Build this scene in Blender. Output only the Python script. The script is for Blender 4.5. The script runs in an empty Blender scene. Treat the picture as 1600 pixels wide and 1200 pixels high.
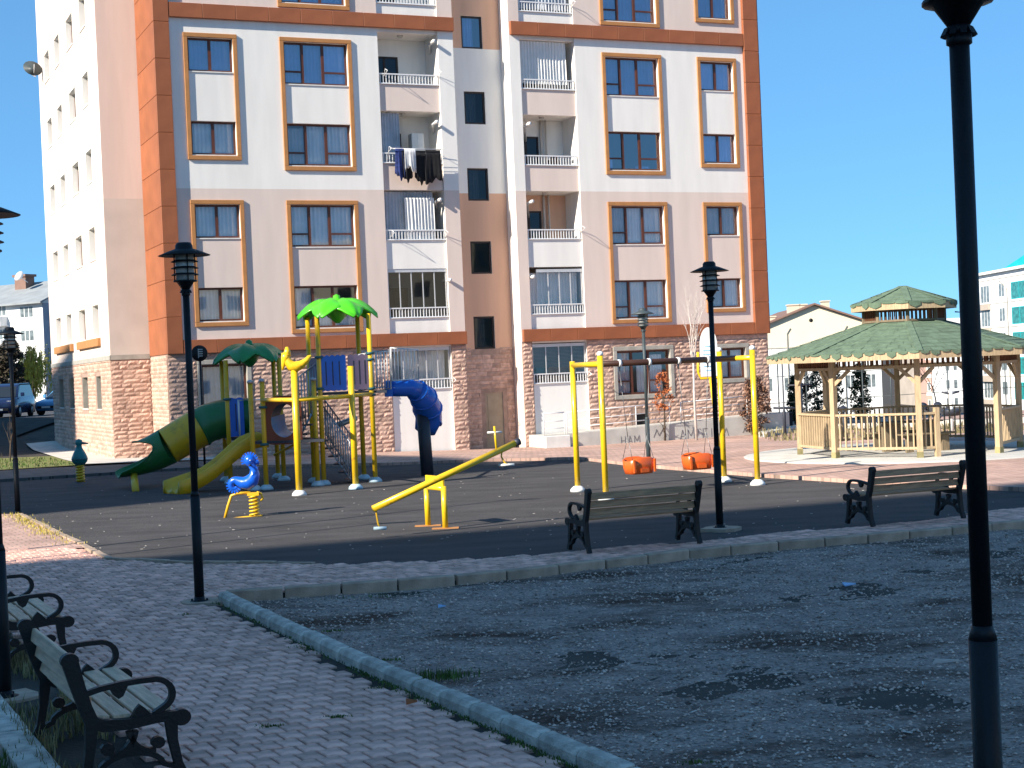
import bpy, bmesh, math, random
from mathutils import Vector, Matrix
R_=math.radians; PI=math.pi
sc=bpy.context.scene
# ---------------------------------------------------------------- camera
FPX=2423.54; PIT=R_(-0.56007); ROL=R_(-2.4424); CH=2.5
cp,sp,cr,sr=math.cos(PIT),math.sin(PIT),math.cos(ROL),math.sin(ROL)
CF=Vector((0,cp,sp)); CU0=Vector((0,-sp,cp)); CR0=Vector((1,0,0))
CR=CR0*cr+CU0*sr; CU=CU0*cr-CR0*sr
cam=bpy.data.cameras.new('camera'); cam.sensor_width=36; cam.lens=FPX/1600*36; cam.clip_end=4000; cam.clip_start=.1
camo=bpy.data.objects.new('camera',cam); sc.collection.objects.link(camo); sc.camera=camo
camo.matrix_world=Matrix(((CR.x,CU.x,-CF.x,0),(CR.y,CU.y,-CF.y,0),(CR.z,CU.z,-CF.z,CH),(0,0,0,1)))
# ---------------------------------------------------------------- light
SAZ=R_(50.5); SEL=R_(31)          # direction the sunlight travels (from +Y towards +X), elevation
W=bpy.data.worlds.new('World'); sc.world=W; W.use_nodes=True
nt=W.node_tree; nt.nodes.clear()
sky=nt.nodes.new('ShaderNodeTexSky'); sky.sky_type='NISHITA'; sky.sun_disc=False
sky.sun_elevation=SEL; sky.sun_rotation=SAZ+PI; sky.altitude=1800; sky.air_density=.7; sky.dust_density=0; sky.ozone_density=7
tint=nt.nodes.new('ShaderNodeMix'); tint.data_type='RGBA'; tint.blend_type='MULTIPLY'; tint.inputs[0].default_value=1
tint.inputs[7].default_value=(.58,1.10,1.46,1)
gam=nt.nodes.new('ShaderNodeGamma'); gam.inputs[1].default_value=.45
bg=nt.nodes.new('ShaderNodeBackground'); bg.inputs[1].default_value=.15
wo=nt.nodes.new('ShaderNodeOutputWorld')
nt.links.new(sky.outputs[0],gam.inputs[0]); nt.links.new(gam.outputs[0],tint.inputs[6]); nt.links.new(tint.outputs[2],bg.inputs[0]); nt.links.new(bg.outputs[0],wo.inputs[0])
sl=bpy.data.lights.new('sun','SUN'); sl.energy=4.6; sl.angle=R_(.5); sl.color=(1,.92,.80)
so=bpy.data.objects.new('sun',sl); sc.collection.objects.link(so)
sdir=Vector((math.sin(SAZ)*math.cos(SEL),math.cos(SAZ)*math.cos(SEL),-math.sin(SEL)))
so.rotation_euler=sdir.to_track_quat('-Z','Y').to_euler(); so.location=(-40,-20,60)
sc.view_settings.view_transform='Standard'; sc.view_settings.look='None'; sc.view_settings.gamma=1
sc.view_settings.exposure=1.06
sc.view_settings.use_curve_mapping=False
sc.render.engine='CYCLES'
# ---------------------------------------------------------------- mapping of photo measurements to the place
def ray(x,y): return CF+CR*((x-800)/FPX)-CU*((y-600)/FPX)
def smooth(t):
    t=max(0,min(1,t)); return t*t*(3-2*t)
def zg(x,y):
    z=-smooth((y-44)/14)*(.15+.35*smooth((x+12)/14))
    z+=1.15*smooth((y-66)/14)*smooth((-13-x)/5)
    z-=6*smooth((y-74)/60)*smooth((x-2)/10)
    return z
def at(x,y,z=None):
    d=ray(x,y); zz=0 if z is None else z
    for _ in range(12):
        t=(zz-CH)/d.z; p=d*t
        if z is not None: break
        zz=.5*zz+.5*zg(p.x,p.y)
    return Vector((p.x,p.y,zz if z is None else z))
def pt(x,y,Y):
    d=ray(x,y); p=d*(Y/d.y); return Vector((p.x,Y,p.z+CH))
rnd=random.Random(7)
# ---------------------------------------------------------------- materials
MATS={}
def mat(name,col,rough=.8,var=.12,scale=6,bump=0,bscale=None,metal=0,isl=0,spec=.4,detail=6,col2=None,stretch=None,coord='Object',thr=(.35,.65),coat=0):
    m=bpy.data.materials.new(name); m.use_nodes=True; n=m.node_tree; N=n.nodes; L=n.links
    b=N['Principled BSDF']; b.inputs['Roughness'].default_value=rough; b.inputs['Metallic'].default_value=metal
    b.inputs['Specular IOR Level'].default_value=spec
    if coat: b.inputs['Coat Weight'].default_value=coat; b.inputs['Coat Roughness'].default_value=.15
    tc=N.new('ShaderNodeTexCoord'); src=tc.outputs[coord]
    if stretch:
        mp=N.new('ShaderNodeMapping'); mp.inputs['Scale'].default_value=stretch; L.new(src,mp.inputs[0]); src=mp.outputs[0]
    nz=N.new('ShaderNodeTexNoise'); nz.inputs['Scale'].default_value=scale; nz.inputs['Detail'].default_value=detail; L.new(src,nz.inputs['Vector'])
    rp=N.new('ShaderNodeMapRange'); rp.inputs[1].default_value=thr[0]; rp.inputs[2].default_value=thr[1]; L.new(nz.outputs[0],rp.inputs[0])
    mx=N.new('ShaderNodeMix'); mx.data_type='RGBA'
    c=Vector(col)
    if col2 is None:
        mx.inputs[6].default_value=(*(c*(1-var)),1); mx.inputs[7].default_value=(*(c*(1+var)),1)
    else:
        mx.inputs[6].default_value=(*col,1); mx.inputs[7].default_value=(*col2,1)
    L.new(rp.outputs[0],mx.inputs[0]); out=mx.outputs[2]
    if isl:
        g=N.new('ShaderNodeNewGeometry'); oi=N.new('ShaderNodeObjectInfo')
        ad=N.new('ShaderNodeMath'); ad.operation='ADD'; L.new(g.outputs['Random Per Island'],ad.inputs[0]); L.new(oi.outputs['Random'],ad.inputs[1])
        fr=N.new('ShaderNodeMath'); fr.operation='FRACT'; L.new(ad.outputs[0],fr.inputs[0])
        mr=N.new('ShaderNodeMapRange'); mr.inputs[3].default_value=1-isl; mr.inputs[4].default_value=1+isl; L.new(fr.outputs[0],mr.inputs[0])
        v=N.new('ShaderNodeVectorMath'); v.operation='SCALE'; L.new(out,v.inputs[0]); L.new(mr.outputs[0],v.inputs['Scale']); out=v.outputs[0]
    L.new(out,b.inputs['Base Color'])
    if bump:
        n2=N.new('ShaderNodeTexNoise'); n2.inputs['Scale'].default_value=bscale or scale*5; n2.inputs['Detail'].default_value=5; L.new(src,n2.inputs['Vector'])
        bp=N.new('ShaderNodeBump'); bp.inputs['Strength'].default_value=bump; bp.inputs['Distance'].default_value=.02; L.new(n2.outputs[0],bp.inputs['Height']); L.new(bp.outputs[0],b.inputs['Normal'])
    MATS[name]=m; return m
def brickmat(name,c1,c2,mortar,sx,sy,rot=0,ms=.02,rough=.9,bump=.5,noise=.25):
    m=bpy.data.materials.new(name); m.use_nodes=True; n=m.node_tree; N=n.nodes; L=n.links
    b=N['Principled BSDF']; b.inputs['Roughness'].default_value=rough
    tc=N.new('ShaderNodeTexCoord'); mp=N.new('ShaderNodeMapping'); mp.inputs['Rotation'].default_value=(0,0,rot); L.new(tc.outputs['Object'],mp.inputs[0])
    bt=N.new('ShaderNodeTexBrick'); bt.inputs['Color1'].default_value=(*c1,1); bt.inputs['Color2'].default_value=(*c2,1); bt.inputs['Mortar'].default_value=(*mortar,1)
    bt.inputs['Scale'].default_value=1; bt.inputs['Brick Width'].default_value=sx; bt.inputs['Row Height'].default_value=sy; bt.inputs['Mortar Size'].default_value=ms*.5; L.new(mp.outputs[0],bt.inputs['Vector'])
    nz=N.new('ShaderNodeTexNoise'); nz.inputs['Scale'].default_value=.7; nz.inputs['Detail'].default_value=8; L.new(tc.outputs['Object'],nz.inputs['Vector'])
    mr=N.new('ShaderNodeMapRange'); mr.inputs[1].default_value=.3; mr.inputs[2].default_value=.7; mr.inputs[3].default_value=1-noise; mr.inputs[4].default_value=1+noise; L.new(nz.outputs[0],mr.inputs[0])
    v=N.new('ShaderNodeVectorMath'); v.operation='SCALE'; L.new(bt.outputs[0],v.inputs[0]); L.new(mr.outputs[0],v.inputs['Scale']); L.new(v.outputs[0],b.inputs['Base Color'])
    bp=N.new('ShaderNodeBump'); bp.inputs['Strength'].default_value=bump; bp.inputs['Distance'].default_value=.02; bp.invert=True; L.new(bt.outputs['Fac'],bp.inputs['Height']); L.new(bp.outputs[0],b.inputs['Normal'])
    MATS[name]=m; return m
def glassmat(name,refl=.3,tr=(.75,.8,.85)):
    m=bpy.data.materials.new(name); m.use_nodes=True; n=m.node_tree; N=n.nodes; L=n.links; N.clear()
    o=N.new('ShaderNodeOutputMaterial'); t=N.new('ShaderNodeBsdfTransparent'); t.inputs[0].default_value=(*tr,1)
    g=N.new('ShaderNodeBsdfGlossy'); g.inputs['Roughness'].default_value=.02; g.inputs[0].default_value=(.95,.97,1,1)
    tc=N.new('ShaderNodeTexCoord'); nz=N.new('ShaderNodeTexNoise'); nz.inputs['Scale'].default_value=1.1; L.new(tc.outputs['Object'],nz.inputs['Vector'])
    bp=N.new('ShaderNodeBump'); bp.inputs['Strength'].default_value=.025; bp.inputs['Distance'].default_value=.05; L.new(nz.outputs[0],bp.inputs['Height']); L.new(bp.outputs[0],g.inputs['Normal'])
    lw=N.new('ShaderNodeLayerWeight'); lw.inputs[0].default_value=.12; mr=N.new('ShaderNodeMapRange'); mr.inputs[3].default_value=refl; mr.inputs[4].default_value=1; L.new(lw.outputs['Fresnel'],mr.inputs[0])
    mx=N.new('ShaderNodeMixShader'); L.new(mr.outputs[0],mx.inputs[0]); L.new(t.outputs[0],mx.inputs[1]); L.new(g.outputs[0],mx.inputs[2]); L.new(mx.outputs[0],o.inputs[0])
    MATS[name]=m; return m
def thin(name,col,alpha,stripes=0):
    m=mat(name,col,.9,.06,3); b=m.node_tree.nodes['Principled BSDF']; b.inputs['Alpha'].default_value=alpha; return m
mat('stucco_white',(.83,.80,.75),.9,.04,.8,.25,60,stretch=(3,3,.45),detail=9)
mat('stucco_pink',(.72,.595,.525),.9,.04,.8,.25,60,stretch=(3,3,.45),detail=9)
mat('stucco_salmon',(.68,.41,.28),.9,.06,.9,.2,60,stretch=(2.2,2.2,.22))
mat('stucco_rosy',(.60,.53,.47),.9,.05,1.2,.2,60)
mat('cladding',(.31,.10,.04),.55,.10,1.5,.12,20,isl=.07)
mat('surround',(.44,.20,.07),.75,.08,3,.15,40)
mat('stone_rose',(.54,.36,.28),.92,.16,7,.9,30,isl=.20)
mat('stone_joint',(.36,.25,.20),.95,.15,5,.3)
mat('concrete_trim',(.36,.34,.30),.9,.12,3,.3,30)
mat('window_brown',(.10,.032,.018),.45,.1,4)
mat('window_dark',(.035,.022,.018),.5,.1,4)
mat('sill_white',(.72,.70,.66),.6,.06,4)
mat('rail_white',(.74,.74,.74),.45,.04,5)
mat('alu',(.62,.62,.62),.4,.05,5,metal=.3)
mat('room_dark',(.03,.03,.03),.9,.1,2)
mat('blind_slate',(.10,.085,.08),.85,.2,3,stretch=(1,1,12))
mat('curtain',(.78,.78,.76),.9,.05,2)
mat('curtain_grey',(.42,.45,.50),.9,.15,2)
thin('sheer',(.85,.85,.85),.9)
thin('sheer_dark',(.58,.60,.64),.8)
glassmat('glass',.12,(.88,.9,.92)); glassmat('glass_blue',.25,(.55,.66,.95)); glassmat('glass_dark',.045,(.25,.27,.28)); glassmat('glass_clear',.08,(.9,.92,.92))
glassmat('glass_teal',.3,(.15,.6,.55))
mat('concrete',(.50,.48,.44),.92,.10,2,.4,40)
mat('concrete_blue',(.50,.46,.40),.92,.30,7,.8,60,isl=.12)
mat('kerb_dirty',(.42,.31,.23),.95,.22,4,.6,60,isl=.10)
mat('rubber',(.067,.062,.062),.95,.36,1.1,.9,120,thr=(.25,.75),detail=14,stretch=(.6,1.7,1))
mat('dirt',(.055,.045,.036),1,.3,1.5,.8,40)
mat('soil_dark',(.030,.026,.022),1,.3,2,.8,40)
mat('grass_ground',(.10,.13,.035),1,0,3,.8,50,col2=(.20,.19,.06))
mat('paver',(.74,.43,.34),.9,.28,6,.7,90,isl=.20)
mat('paver_bed',(.045,.038,.032),1,.25,6,.5,50)
brickmat('paving_far',(.53,.34,.27),(.43,.26,.205),(.27,.19,.15),.2,.2,R_(-26),.02)
brickmat('stone_paving',(.13,.12,.11),(.09,.085,.08),(.05,.045,.04),.5,.3,.3,.04)
mat('gravel',(.25,.19,.165),1,0,2.2,1,60,col2=(.37,.29,.245),detail=12)
mat('gravel_stone',(.42,.33,.28),.9,.3,9,0,isl=.5)
mat('asphalt_lot',(.08,.08,.085),.95,.15,1,.4,40)
mat('iron_black',(.007,.007,.008),.5,.2,8,.2,60)
mat('lamp_paint',(.008,.010,.013),.5,.3,3,.15,60,spec=.25)
mat('lamp_grey',(.05,.065,.07),.5,.2,3,.1,60)
mat('lamp_glass',(.50,.49,.45),.35,.15,12)
mat('slat_dark',(.42,.24,.13),.75,.25,4,.3,30,stretch=(1,12,12))
mat('slat_pale',(.60,.44,.30),.6,.18,4,.25,30,stretch=(1,12,12))
mat('yellow',(.80,.50,.012),.34,0,7,spec=.5,coat=.2,col2=(.50,.28,.03),thr=(.60,.72),detail=9)
mat('yellow_shaded',(.74,.42,.014),.42,0,4,spec=.5,coat=.1,col2=(.42,.24,.04),thr=(.55,.75),detail=9)  # same yellow paint with the shade put into the colour
mat('orange',(.75,.12,.015),.35,.05,4,spec=.5,coat=.3)
mat('beam_brown',(.055,.024,.016),.4,.1,4)
mat('plastic_green',(.012,.15,.03),.45,0,2.5,spec=.5,coat=.15,col2=(.05,.16,.06),thr=(.45,.75),detail=10)
mat('plastic_lime',(.085,.58,.012),.35,.06,3,spec=.5,coat=.3)
mat('plastic_dgreen',(.012,.22,.045),.35,.08,3,spec=.5,coat=.3)
mat('plastic_blue',(.008,.12,.56),.33,.06,3,spec=.5,coat=.3)
mat('rider_blue',(.003,.10,.60),.28,.05,3,spec=.6,coat=.5)
mat('trough_blue',(.10,.33,.62),.4,.06,3)
mat('plastic_mauve',(.20,.15,.22),.5,.06,3)
mat('plastic_brown',(.19,.045,.018),.45,.08,3)
mat('teal',(.012,.17,.17),.4,.1,3,coat=.3)
mat('clamp_teal',(.03,.12,.13),.5,.1,3)
mat('cup_blue',(.45,.60,.68),.6,.08,6)
mat('cup_white',(.75,.75,.73),.7,.06,6)
mat('steel',(.42,.43,.46),.35,.08,6,metal=.5)
mat('chain',(.22,.22,.22),.4,.1,6,metal=.7)
mat('steel_dark',(.03,.035,.05),.5,.1,6)
mat('sand_white',(.74,.74,.72),.6,.05,5)
mat('wood_new',(.46,.34,.205),.7,.16,5,.25,40,stretch=(6,6,.8))
mat('wood_old',(.20,.155,.10),.8,.2,5,.25,40,stretch=(6,6,.8))
mat('wood_orange',(.42,.20,.06),.65,.16,5,.2,40,stretch=(6,6,.8))
mat('wood_shade',(.16,.07,.035),.8,.2,5)
mat('shingle',(.125,.18,.12),.95,.16,5,.7,90,isl=.07)
mat('bark_pale',(.55,.50,.46),.9,.15,9,.3,40)
mat('bark',(.10,.075,.055),.95,.2,9,.4,40)
mat('leaf_dry',(.20,.10,.06),.9,.3,5,isl=.35)
mat('leaf_orange',(.40,.12,.04),.85,.3,5,isl=.3)
mat('leaf_dark',(.025,.045,.02),.8,.3,5,isl=.4)
mat('leaf_brown',(.045,.035,.022),.9,.3,5,isl=.4)
mat('leaf_willow',(.27,.27,.045),.8,.3,5,isl=.35)
mat('leaf_yellow',(.40,.33,.06),.8,.3,5,isl=.3)
mat('grass_dry',(.22,.19,.09),.9,.3,5,isl=.4)
mat('grass_green',(.07,.12,.025),.9,.3,5,isl=.4)
mat('far_white',(.78,.78,.77),.9,.04,.3)
mat('far_white_shaded',(.34,.36,.42),.9,.08,.5)
mat('far_cream',(.74,.66,.50),.9,.04,.3)
mat('far_beige',(.60,.52,.40),.9,.05,.3)
mat('far_rose',(.52,.32,.26),.9,.06,.3)
mat('far_stone',(.42,.36,.30),.9,.1,.5)
mat('roof_grey',(.26,.28,.29),.7,.12,.8)
mat('roof_brown',(.22,.13,.10),.8,.1,.8)
mat('roof_teal',(.01,.42,.45),.6,.08,.8)
mat('far_glass',(.16,.19,.20),.25,.4,1.5)
mat('far_glass_teal',(.03,.20,.19),.2,.4,2.2)
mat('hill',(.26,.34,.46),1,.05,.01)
mat('car_navy',(.012,.022,.07),.25,.05,2,coat=.6)
mat('car_lightblue',(.10,.30,.55),.25,.05,2,coat=.6)
mat('car_glass',(.02,.025,.03),.1,.05,2,spec=.8)
mat('tyre',(.015,.015,.015),.9,.1,8)
mat('lens',(.7,.7,.7),.2,.05,8)
mat('black',(.010,.010,.012),.6,.1,5)
mat('navy_cloth',(.02,.035,.14),.9,.3,8)
mat('black_cloth',(.008,.008,.010),.95,.3,8)
mat('white_cloth',(.62,.62,.62),.9,.1,8)
mat('graffiti',(.20,.20,.20),.9,.1,8)
mat('print_blue',(.25,.45,.62),.7,.3,22)
mat('litter_blue',(.30,.50,.75),.5,.1,8)
mat('door_tan',(.36,.29,.20),.7,.1,3)
# ---------------------------------------------------------------- mesh helpers
class MB:
    def __init__(s): s.v=[];s.f=[];s.m=[];s.sm=[]
    def add(s,vs,fs,mi=0,sm=False):
        k=len(s.v); s.v+= [tuple(v) for v in vs]
        for f in fs: s.f.append([i+k for i in f]); s.m.append(mi); s.sm.append(sm)
    def box(s,x0,x1,y0,y1,z0,z1,mi=0):
        s.add([(x0,y0,z0),(x1,y0,z0),(x1,y1,z0),(x0,y1,z0),(x0,y0,z1),(x1,y0,z1),(x1,y1,z1),(x0,y1,z1)],
              [(0,3,2,1),(4,5,6,7),(0,1,5,4),(1,2,6,5),(2,3,7,6),(3,0,4,7)],mi)
    def cbox(s,x0,x1,y0,y1,z0,z1,b=.006,mi=0):
        # box with chamfered edges
        bm=bmesh.new(); bmesh.ops.create_cube(bm,size=1)
        for v in bm.verts: v.co=Vector(((x0+x1)/2+v.co.x*(x1-x0),(y0+y1)/2+v.co.y*(y1-y0),(z0+z1)/2+v.co.z*(z1-z0)))
        bmesh.ops.bevel(bm,geom=bm.edges[:],offset=b,segments=1,affect='EDGES')
        s.frombm(bm,mi)
    def frombm(s,bm,mi=0,sm=False):
        bm.verts.index_update(); s.add([v.co[:] for v in bm.verts],[[v.index for v in f.verts] for f in bm.faces],mi,sm); bm.free()
    def bar(s,a,b,w,h=None,mi=0,up=Vector((0,0,1))):
        # rectangular bar between two points
        a=Vector(a);b=Vector(b);h=h or w; d=(b-a)
        if d.length<1e-6:return
        d.normalize()
        sd=d.cross(up)
        if sd.length<1e-3: sd=d.cross(Vector((1,0,0)))
        sd.normalize(); u=sd.cross(d).normalized()
        vs=[]
        for p in (a,b):
            for i,j in ((-1,-1),(1,-1),(1,1),(-1,1)): vs.append(p+sd*(i*w/2)+u*(j*h/2))
        s.add(vs,[(0,1,2,3),(7,6,5,4),(0,4,5,1),(1,5,6,2),(2,6,7,3),(3,7,4,0)],mi)
    def tube(s,pts,r,n=8,mi=0,caps=True,sm=True,arc=None,ref=None,closed=False):
        pts=[Vector(p) for p in pts]; k=len(pts)
        rs=r if isinstance(r,(list,tuple)) else [r]*k
        vs=[];fs=[]
        u=None
        for i,p in enumerate(pts):
            if closed: d=pts[(i+1)%k]-pts[i-1]
            else: d=pts[min(i+1,k-1)]-pts[max(i-1,0)]
            d.normalize()
            if u is None:
                rr=ref or (Vector((0,0,1)) if abs(d.z)<.9 else Vector((1,0,0)))
                u=(rr-d*rr.dot(d)).normalized()
            else: 
                u=(u-d*u.dot(d))
                if u.length<1e-5: u=d.orthogonal()
                u.normalize()
            w=d.cross(u)
            ang=[2*PI*j/n for j in range(n)] if arc is None else [arc[0]+(arc[1]-arc[0])*j/(n-1) for j in range(n)]
            for a in ang: vs.append(p+(u*math.cos(a)+w*math.sin(a))*rs[i])
        m=n if arc is None else n-1
        for i in range(k if closed else k-1):
            for j in range(m):
                a=i*n+j;b=i*n+(j+1)%n; c=((i+1)%k)*n
                fs.append((a,b,c+(j+1)%n,c+j))
        if caps and arc is None and not closed:
            fs.append(list(range(n))[::-1]); fs.append([(k-1)*n+j for j in range(n)])
        s.add(vs,fs,mi,sm)
    def lathe(s,prof,n=16,c=(0,0,0),mi=0,sm=True,rot=0):
        vs=[];fs=[]
        for r,z in prof:
            for j in range(n):
                a=2*PI*j/n+rot; vs.append((c[0]+r*math.cos(a),c[1]+r*math.sin(a),c[2]+z))
        for i in range(len(prof)-1):
            for j in range(n):
                fs.append((i*n+j,i*n+(j+1)%n,(i+1)*n+(j+1)%n,(i+1)*n+j))
        if prof[0][0]>1e-4: fs.append(list(range(n))[::-1])
        if prof[-1][0]>1e-4: fs.append([(len(prof)-1)*n+j for j in range(n)])
        s.add(vs,fs,mi,sm)
    def prism(s,poly,axis,t0,t1,mi=0):
        # poly: 2-D points, axis in 'xyz' the extrusion axis
        n=len(poly)
        def P(p,t):
            return (t,p[0],p[1]) if axis=='x' else ((p[0],t,p[1]) if axis=='y' else (p[0],p[1],t))
        vs=[P(p,t0) for p in poly]+[P(p,t1) for p in poly]
        fs=[list(range(n))[::-1],[n+i for i in range(n)]]+[(i,(i+1)%n,n+(i+1)%n,n+i) for i in range(n)]
        s.add(vs,fs,mi)
    def mesh(s,name,mats):
        me=bpy.data.meshes.new(name); me.from_pydata(s.v,[],s.f)
        for m in mats: me.materials.append(MATS[m] if isinstance(m,str) else m)
        me.polygons.foreach_set('material_index',s.m); me.polygons.foreach_set('use_smooth',s.sm); me.update(); return me
    def build(s,name,mats,parent=None,loc=None,rz=0,kind=None):
        if isinstance(mats,str): mats=[mats]
        return link(name,s.mesh(name,mats),parent,loc,rz,kind)
def fixn(o):
    bm=bmesh.new(); bm.from_mesh(o.data); bmesh.ops.recalc_face_normals(bm,faces=bm.faces); bm.to_mesh(o.data); bm.free(); return o
def link(name,me,parent=None,loc=None,rz=0,kind=None,rot=None):
    o=bpy.data.objects.new(name,me); sc.collection.objects.link(o)
    if parent is not None: o.parent=parent
    if loc is not None: o.location=loc
    if rz: o.rotation_euler=(0,0,rz)
    if rot: o.rotation_euler=rot
    if kind: o['kind']=kind
    return o
def thing(name,label,cat,loc=(0,0,0),rz=0,group=None):
    o=bpy.data.objects.new(name,None); sc.collection.objects.link(o); o.location=loc; o.rotation_euler=(0,0,rz); o.empty_display_size=.2
    o['label']=label; o['category']=cat
    if group:o['group']=group
    return o
def tag(o,label,cat,group=None):
    o['label']=label;o['category']=cat
    if group:o['group']=group
    return o
def kids(o): return [c for c in bpy.data.objects if c.parent==o]
def dup(o,loc,rz,label,parent=None):
    ch=[c for c in sc.collection.objects if c.parent==o]
    c=o.copy(); sc.collection.objects.link(c); c.location=loc; c.rotation_euler=(0,0,rz); c['label']=label
    def rec(src,dst):
        for k in [x for x in sc.collection.objects if x.parent==src]:
            q=k.copy(); sc.collection.objects.link(q); q.parent=dst; rec(k,q)
    rec(o,c); return c
def sheet(name,poly,dz,m,kind='structure',skirt=.0,step=1.0,flat=None):
    bm=bmesh.new(); vs=[bm.verts.new((p[0],p[1],0)) for p in poly]; f=bm.faces.new(vs); 
    if f.normal.z<0: f.normal_flip()
    f.normal_update()
    bmesh.ops.triangulate(bm,faces=bm.faces[:])
    if flat is None:
        ys=[p[1] for p in poly];xs=[p[0] for p in poly]
        for lo,hi,ax in ((min(ys),max(ys),1),(min(xs),max(xs),0)):
            st=step*(1 if ax==1 else 2); k=math.ceil(lo/st)
            while k*st<hi:
                co=[0,0,0];co[ax]=k*st;no=[0,0,0];no[ax]=1
                bmesh.ops.bisect_plane(bm,geom=bm.verts[:]+bm.edges[:]+bm.faces[:],plane_co=co,plane_no=no,dist=1e-5); k+=1
    for v in bm.verts: v.co.z=(zg(v.co.x,v.co.y) if flat is None else flat)+dz
    bmesh.ops.recalc_face_normals(bm,faces=bm.faces)
    if sum(f.normal.z for f in bm.faces)<0: bmesh.ops.reverse_faces(bm,faces=bm.faces)
    if skirt:
        be=[e for e in bm.edges if e.is_boundary]; r=bmesh.ops.extrude_edge_only(bm,edges=be)
        for v in [x for x in r['geom'] if isinstance(x,bmesh.types.BMVert)]: v.co.z-=skirt
    me=bpy.data.meshes.new(name); bm.to_mesh(me); bm.free(); me.materials.append(MATS[m])
    o=bpy.data.objects.new(name,me); sc.collection.objects.link(o); o['kind']=kind; return o
# ================================================================ SETTING
xs=[-1500,-500,-200,-120,-80,-60,-50,-40]+list(range(-36,40,2))+[45,60,90,150,300,600,1500]
ys=[-300,-100,-40,0,8,16,24,32,38,42]+list(range(44,84,1))+list(range(84,140,4))+[180,300,700,2500]
vs=[];fs=[]
for y in ys:
    for x in xs: vs.append((x,y,zg(x,y)-.10))
nx=len(xs)
for j in range(len(ys)-1):
    for i in range(nx-1): fs.append((j*nx+i,j*nx+i+1,(j+1)*nx+i+1,(j+1)*nx+i))
mb=MB(); mb.add(vs,fs); mb.build('ground',['dirt'],kind='structure')
RZ=-.08
E1=Vector((.9,.4359)); E2=Vector((-.4359,.9))
K1=[at(340,938),at(559,1043),at(647,1080),at(799,1147),at(917,1200)]
K1.append(K1[-1]+(K1[-1]-K1[-2])*1.2)
K2=[at(352,929),at(430,924),at(560,915),at(700,905),at(920,882),at(1048,866),at(1150,855),at(1330,842),at(1600,817)]
K2.append(K2[-1]+(K2[-1]-K2[-2])*1.5)
RUB_N=[at(30,803),at(95,835),at(130,851),at(168,872),at(300,878),at(540,880),at(700,873),at(880,861),at(1130,838),at(1330,821),at(1480,806),at(1545,795),at(1640,787)]
RUB_F=[at(-150,765),at(0,749),at(190,737),at(330,727),at(600,722),at(760,716),at(905,713),at(1000,724),at(1200,740),at(1400,752),at(1640,762)]
rub=[Vector((-24,38,0))]+RUB_F+[p for p in RUB_N[::-1]]+[at(-120,802)]
sheet('rubber_surface',rub,0,'rubber',flat=RZ)
# path bed
path=[Vector((-1.05,7,0)),Vector((-8.6,22.6,0)),Vector((-16,24,0)),Vector((-16,34,0)),at(-120,802)]+RUB_N+[K2[-1]+Vector((.3,.2,0))]+K2[::-1]+K1
bp=sheet('brick_path',path,-.03,'paver_bed',flat=0,skirt=.15)
def inpoly(x,y,P):
    c=False;n=len(P);j=n-1
    for i in range(n):
        if (P[i][1]>y)!=(P[j][1]>y) and x<(P[j][0]-P[i][0])*(y-P[i][1])/(P[j][1]-P[i][1])+P[i][0]: c=not c
        j=i
    return c
def pmesh(seed):
    r=random.Random(seed); o=[(-.0765,-.092),(-.012,-.090),(.012,-.110),(.076,-.112),(.072,.112),(.012,.110),(-.012,.090),(-.080,.092)]
    o=[(x*.965+r.uniform(-.003,.003),y*.965+r.uniform(-.003,.003)) for x,y in o]
    m=MB(); n=8
    vs=[(x,y,-.04) for x,y in o]+[(x,y,-.007) for x,y in o]+[(x*.91,y*.93,r.uniform(-.001,.001)) for x,y in o]
    fs=[(i,(i+1)%n,n+(i+1)%n,n+i) for i in range(n)]+[(n+i,n+(i+1)%n,2*n+(i+1)%n,2*n+i) for i in range(n)]+[tuple(2*n+i for i in range(n))]
    m.add(vs,fs); return m
PV=[pmesh(i) for i in range(5)]; PVM=[p.mesh('paver',['paver']) for p in PV]
cells=[]
rr=random.Random(3)
for i in range(-60,140):
    for j in range(0,200):
        s=i*.162+(j%2)*.081; t=j*.214
        c=E1*s+E2*t+Vector((0,0))
        c+=Vector((0,6))
        if not(6.5<c.y<24.2 and -9.5<c.x<11): continue
        if all(inpoly(c.x+dx,c.y+dy,path) for dx,dy in ((.09,.09),(-.09,.09),(.09,-.09),(-.09,-.09))): cells.append(c)
cells.sort(key=lambda c:(0 if abs(c.x/c.y+.0)<.345 and c.y>9.5 else 1,c.y))
ang=math.atan2(E1.y,E1.x)
def undul(x,y): return .010*math.sin(x*1.7+y*.6)+.008*math.sin(y*2.1-x*.9)+.004*math.sin(5*x+3*y)
for k,c in enumerate(cells[:300]):
    o=link('paver',PVM[k%5],bp,(c.x,c.y,undul(c.x,c.y)*.6+rr.uniform(-.003,.003)),rot=(rr.uniform(-.012,.012),rr.uniform(-.012,.012),ang+rr.uniform(-.012,.012)))
mb=MB()
for k,c in enumerate(cells[300:]):
    p=PV[k%5]; z=undul(c.x,c.y)*.6+rr.uniform(-.003,.003); a=ang+rr.uniform(-.012,.012); ca,sa=math.cos(a),math.sin(a); ta,tb=rr.uniform(-.012,.012),rr.uniform(-.012,.012)
    mb.add([(c.x+x*ca-y*sa,c.y+x*sa+y*ca,z+zz+x*ta+y*tb) for x,y,zz in p.v],p.f)
mb.build('distant_pavers',['paver'],bp,kind='stuff')
# low textured continuation of the lit path on the left
sheet('sunlit_brick_path',[Vector((-16,24.15,0)),Vector((-6.75,24.15,0)),at(130,851),at(95,835),at(30,803),at(-120,802)],-.001,'paving_far',flat=0)
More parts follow.
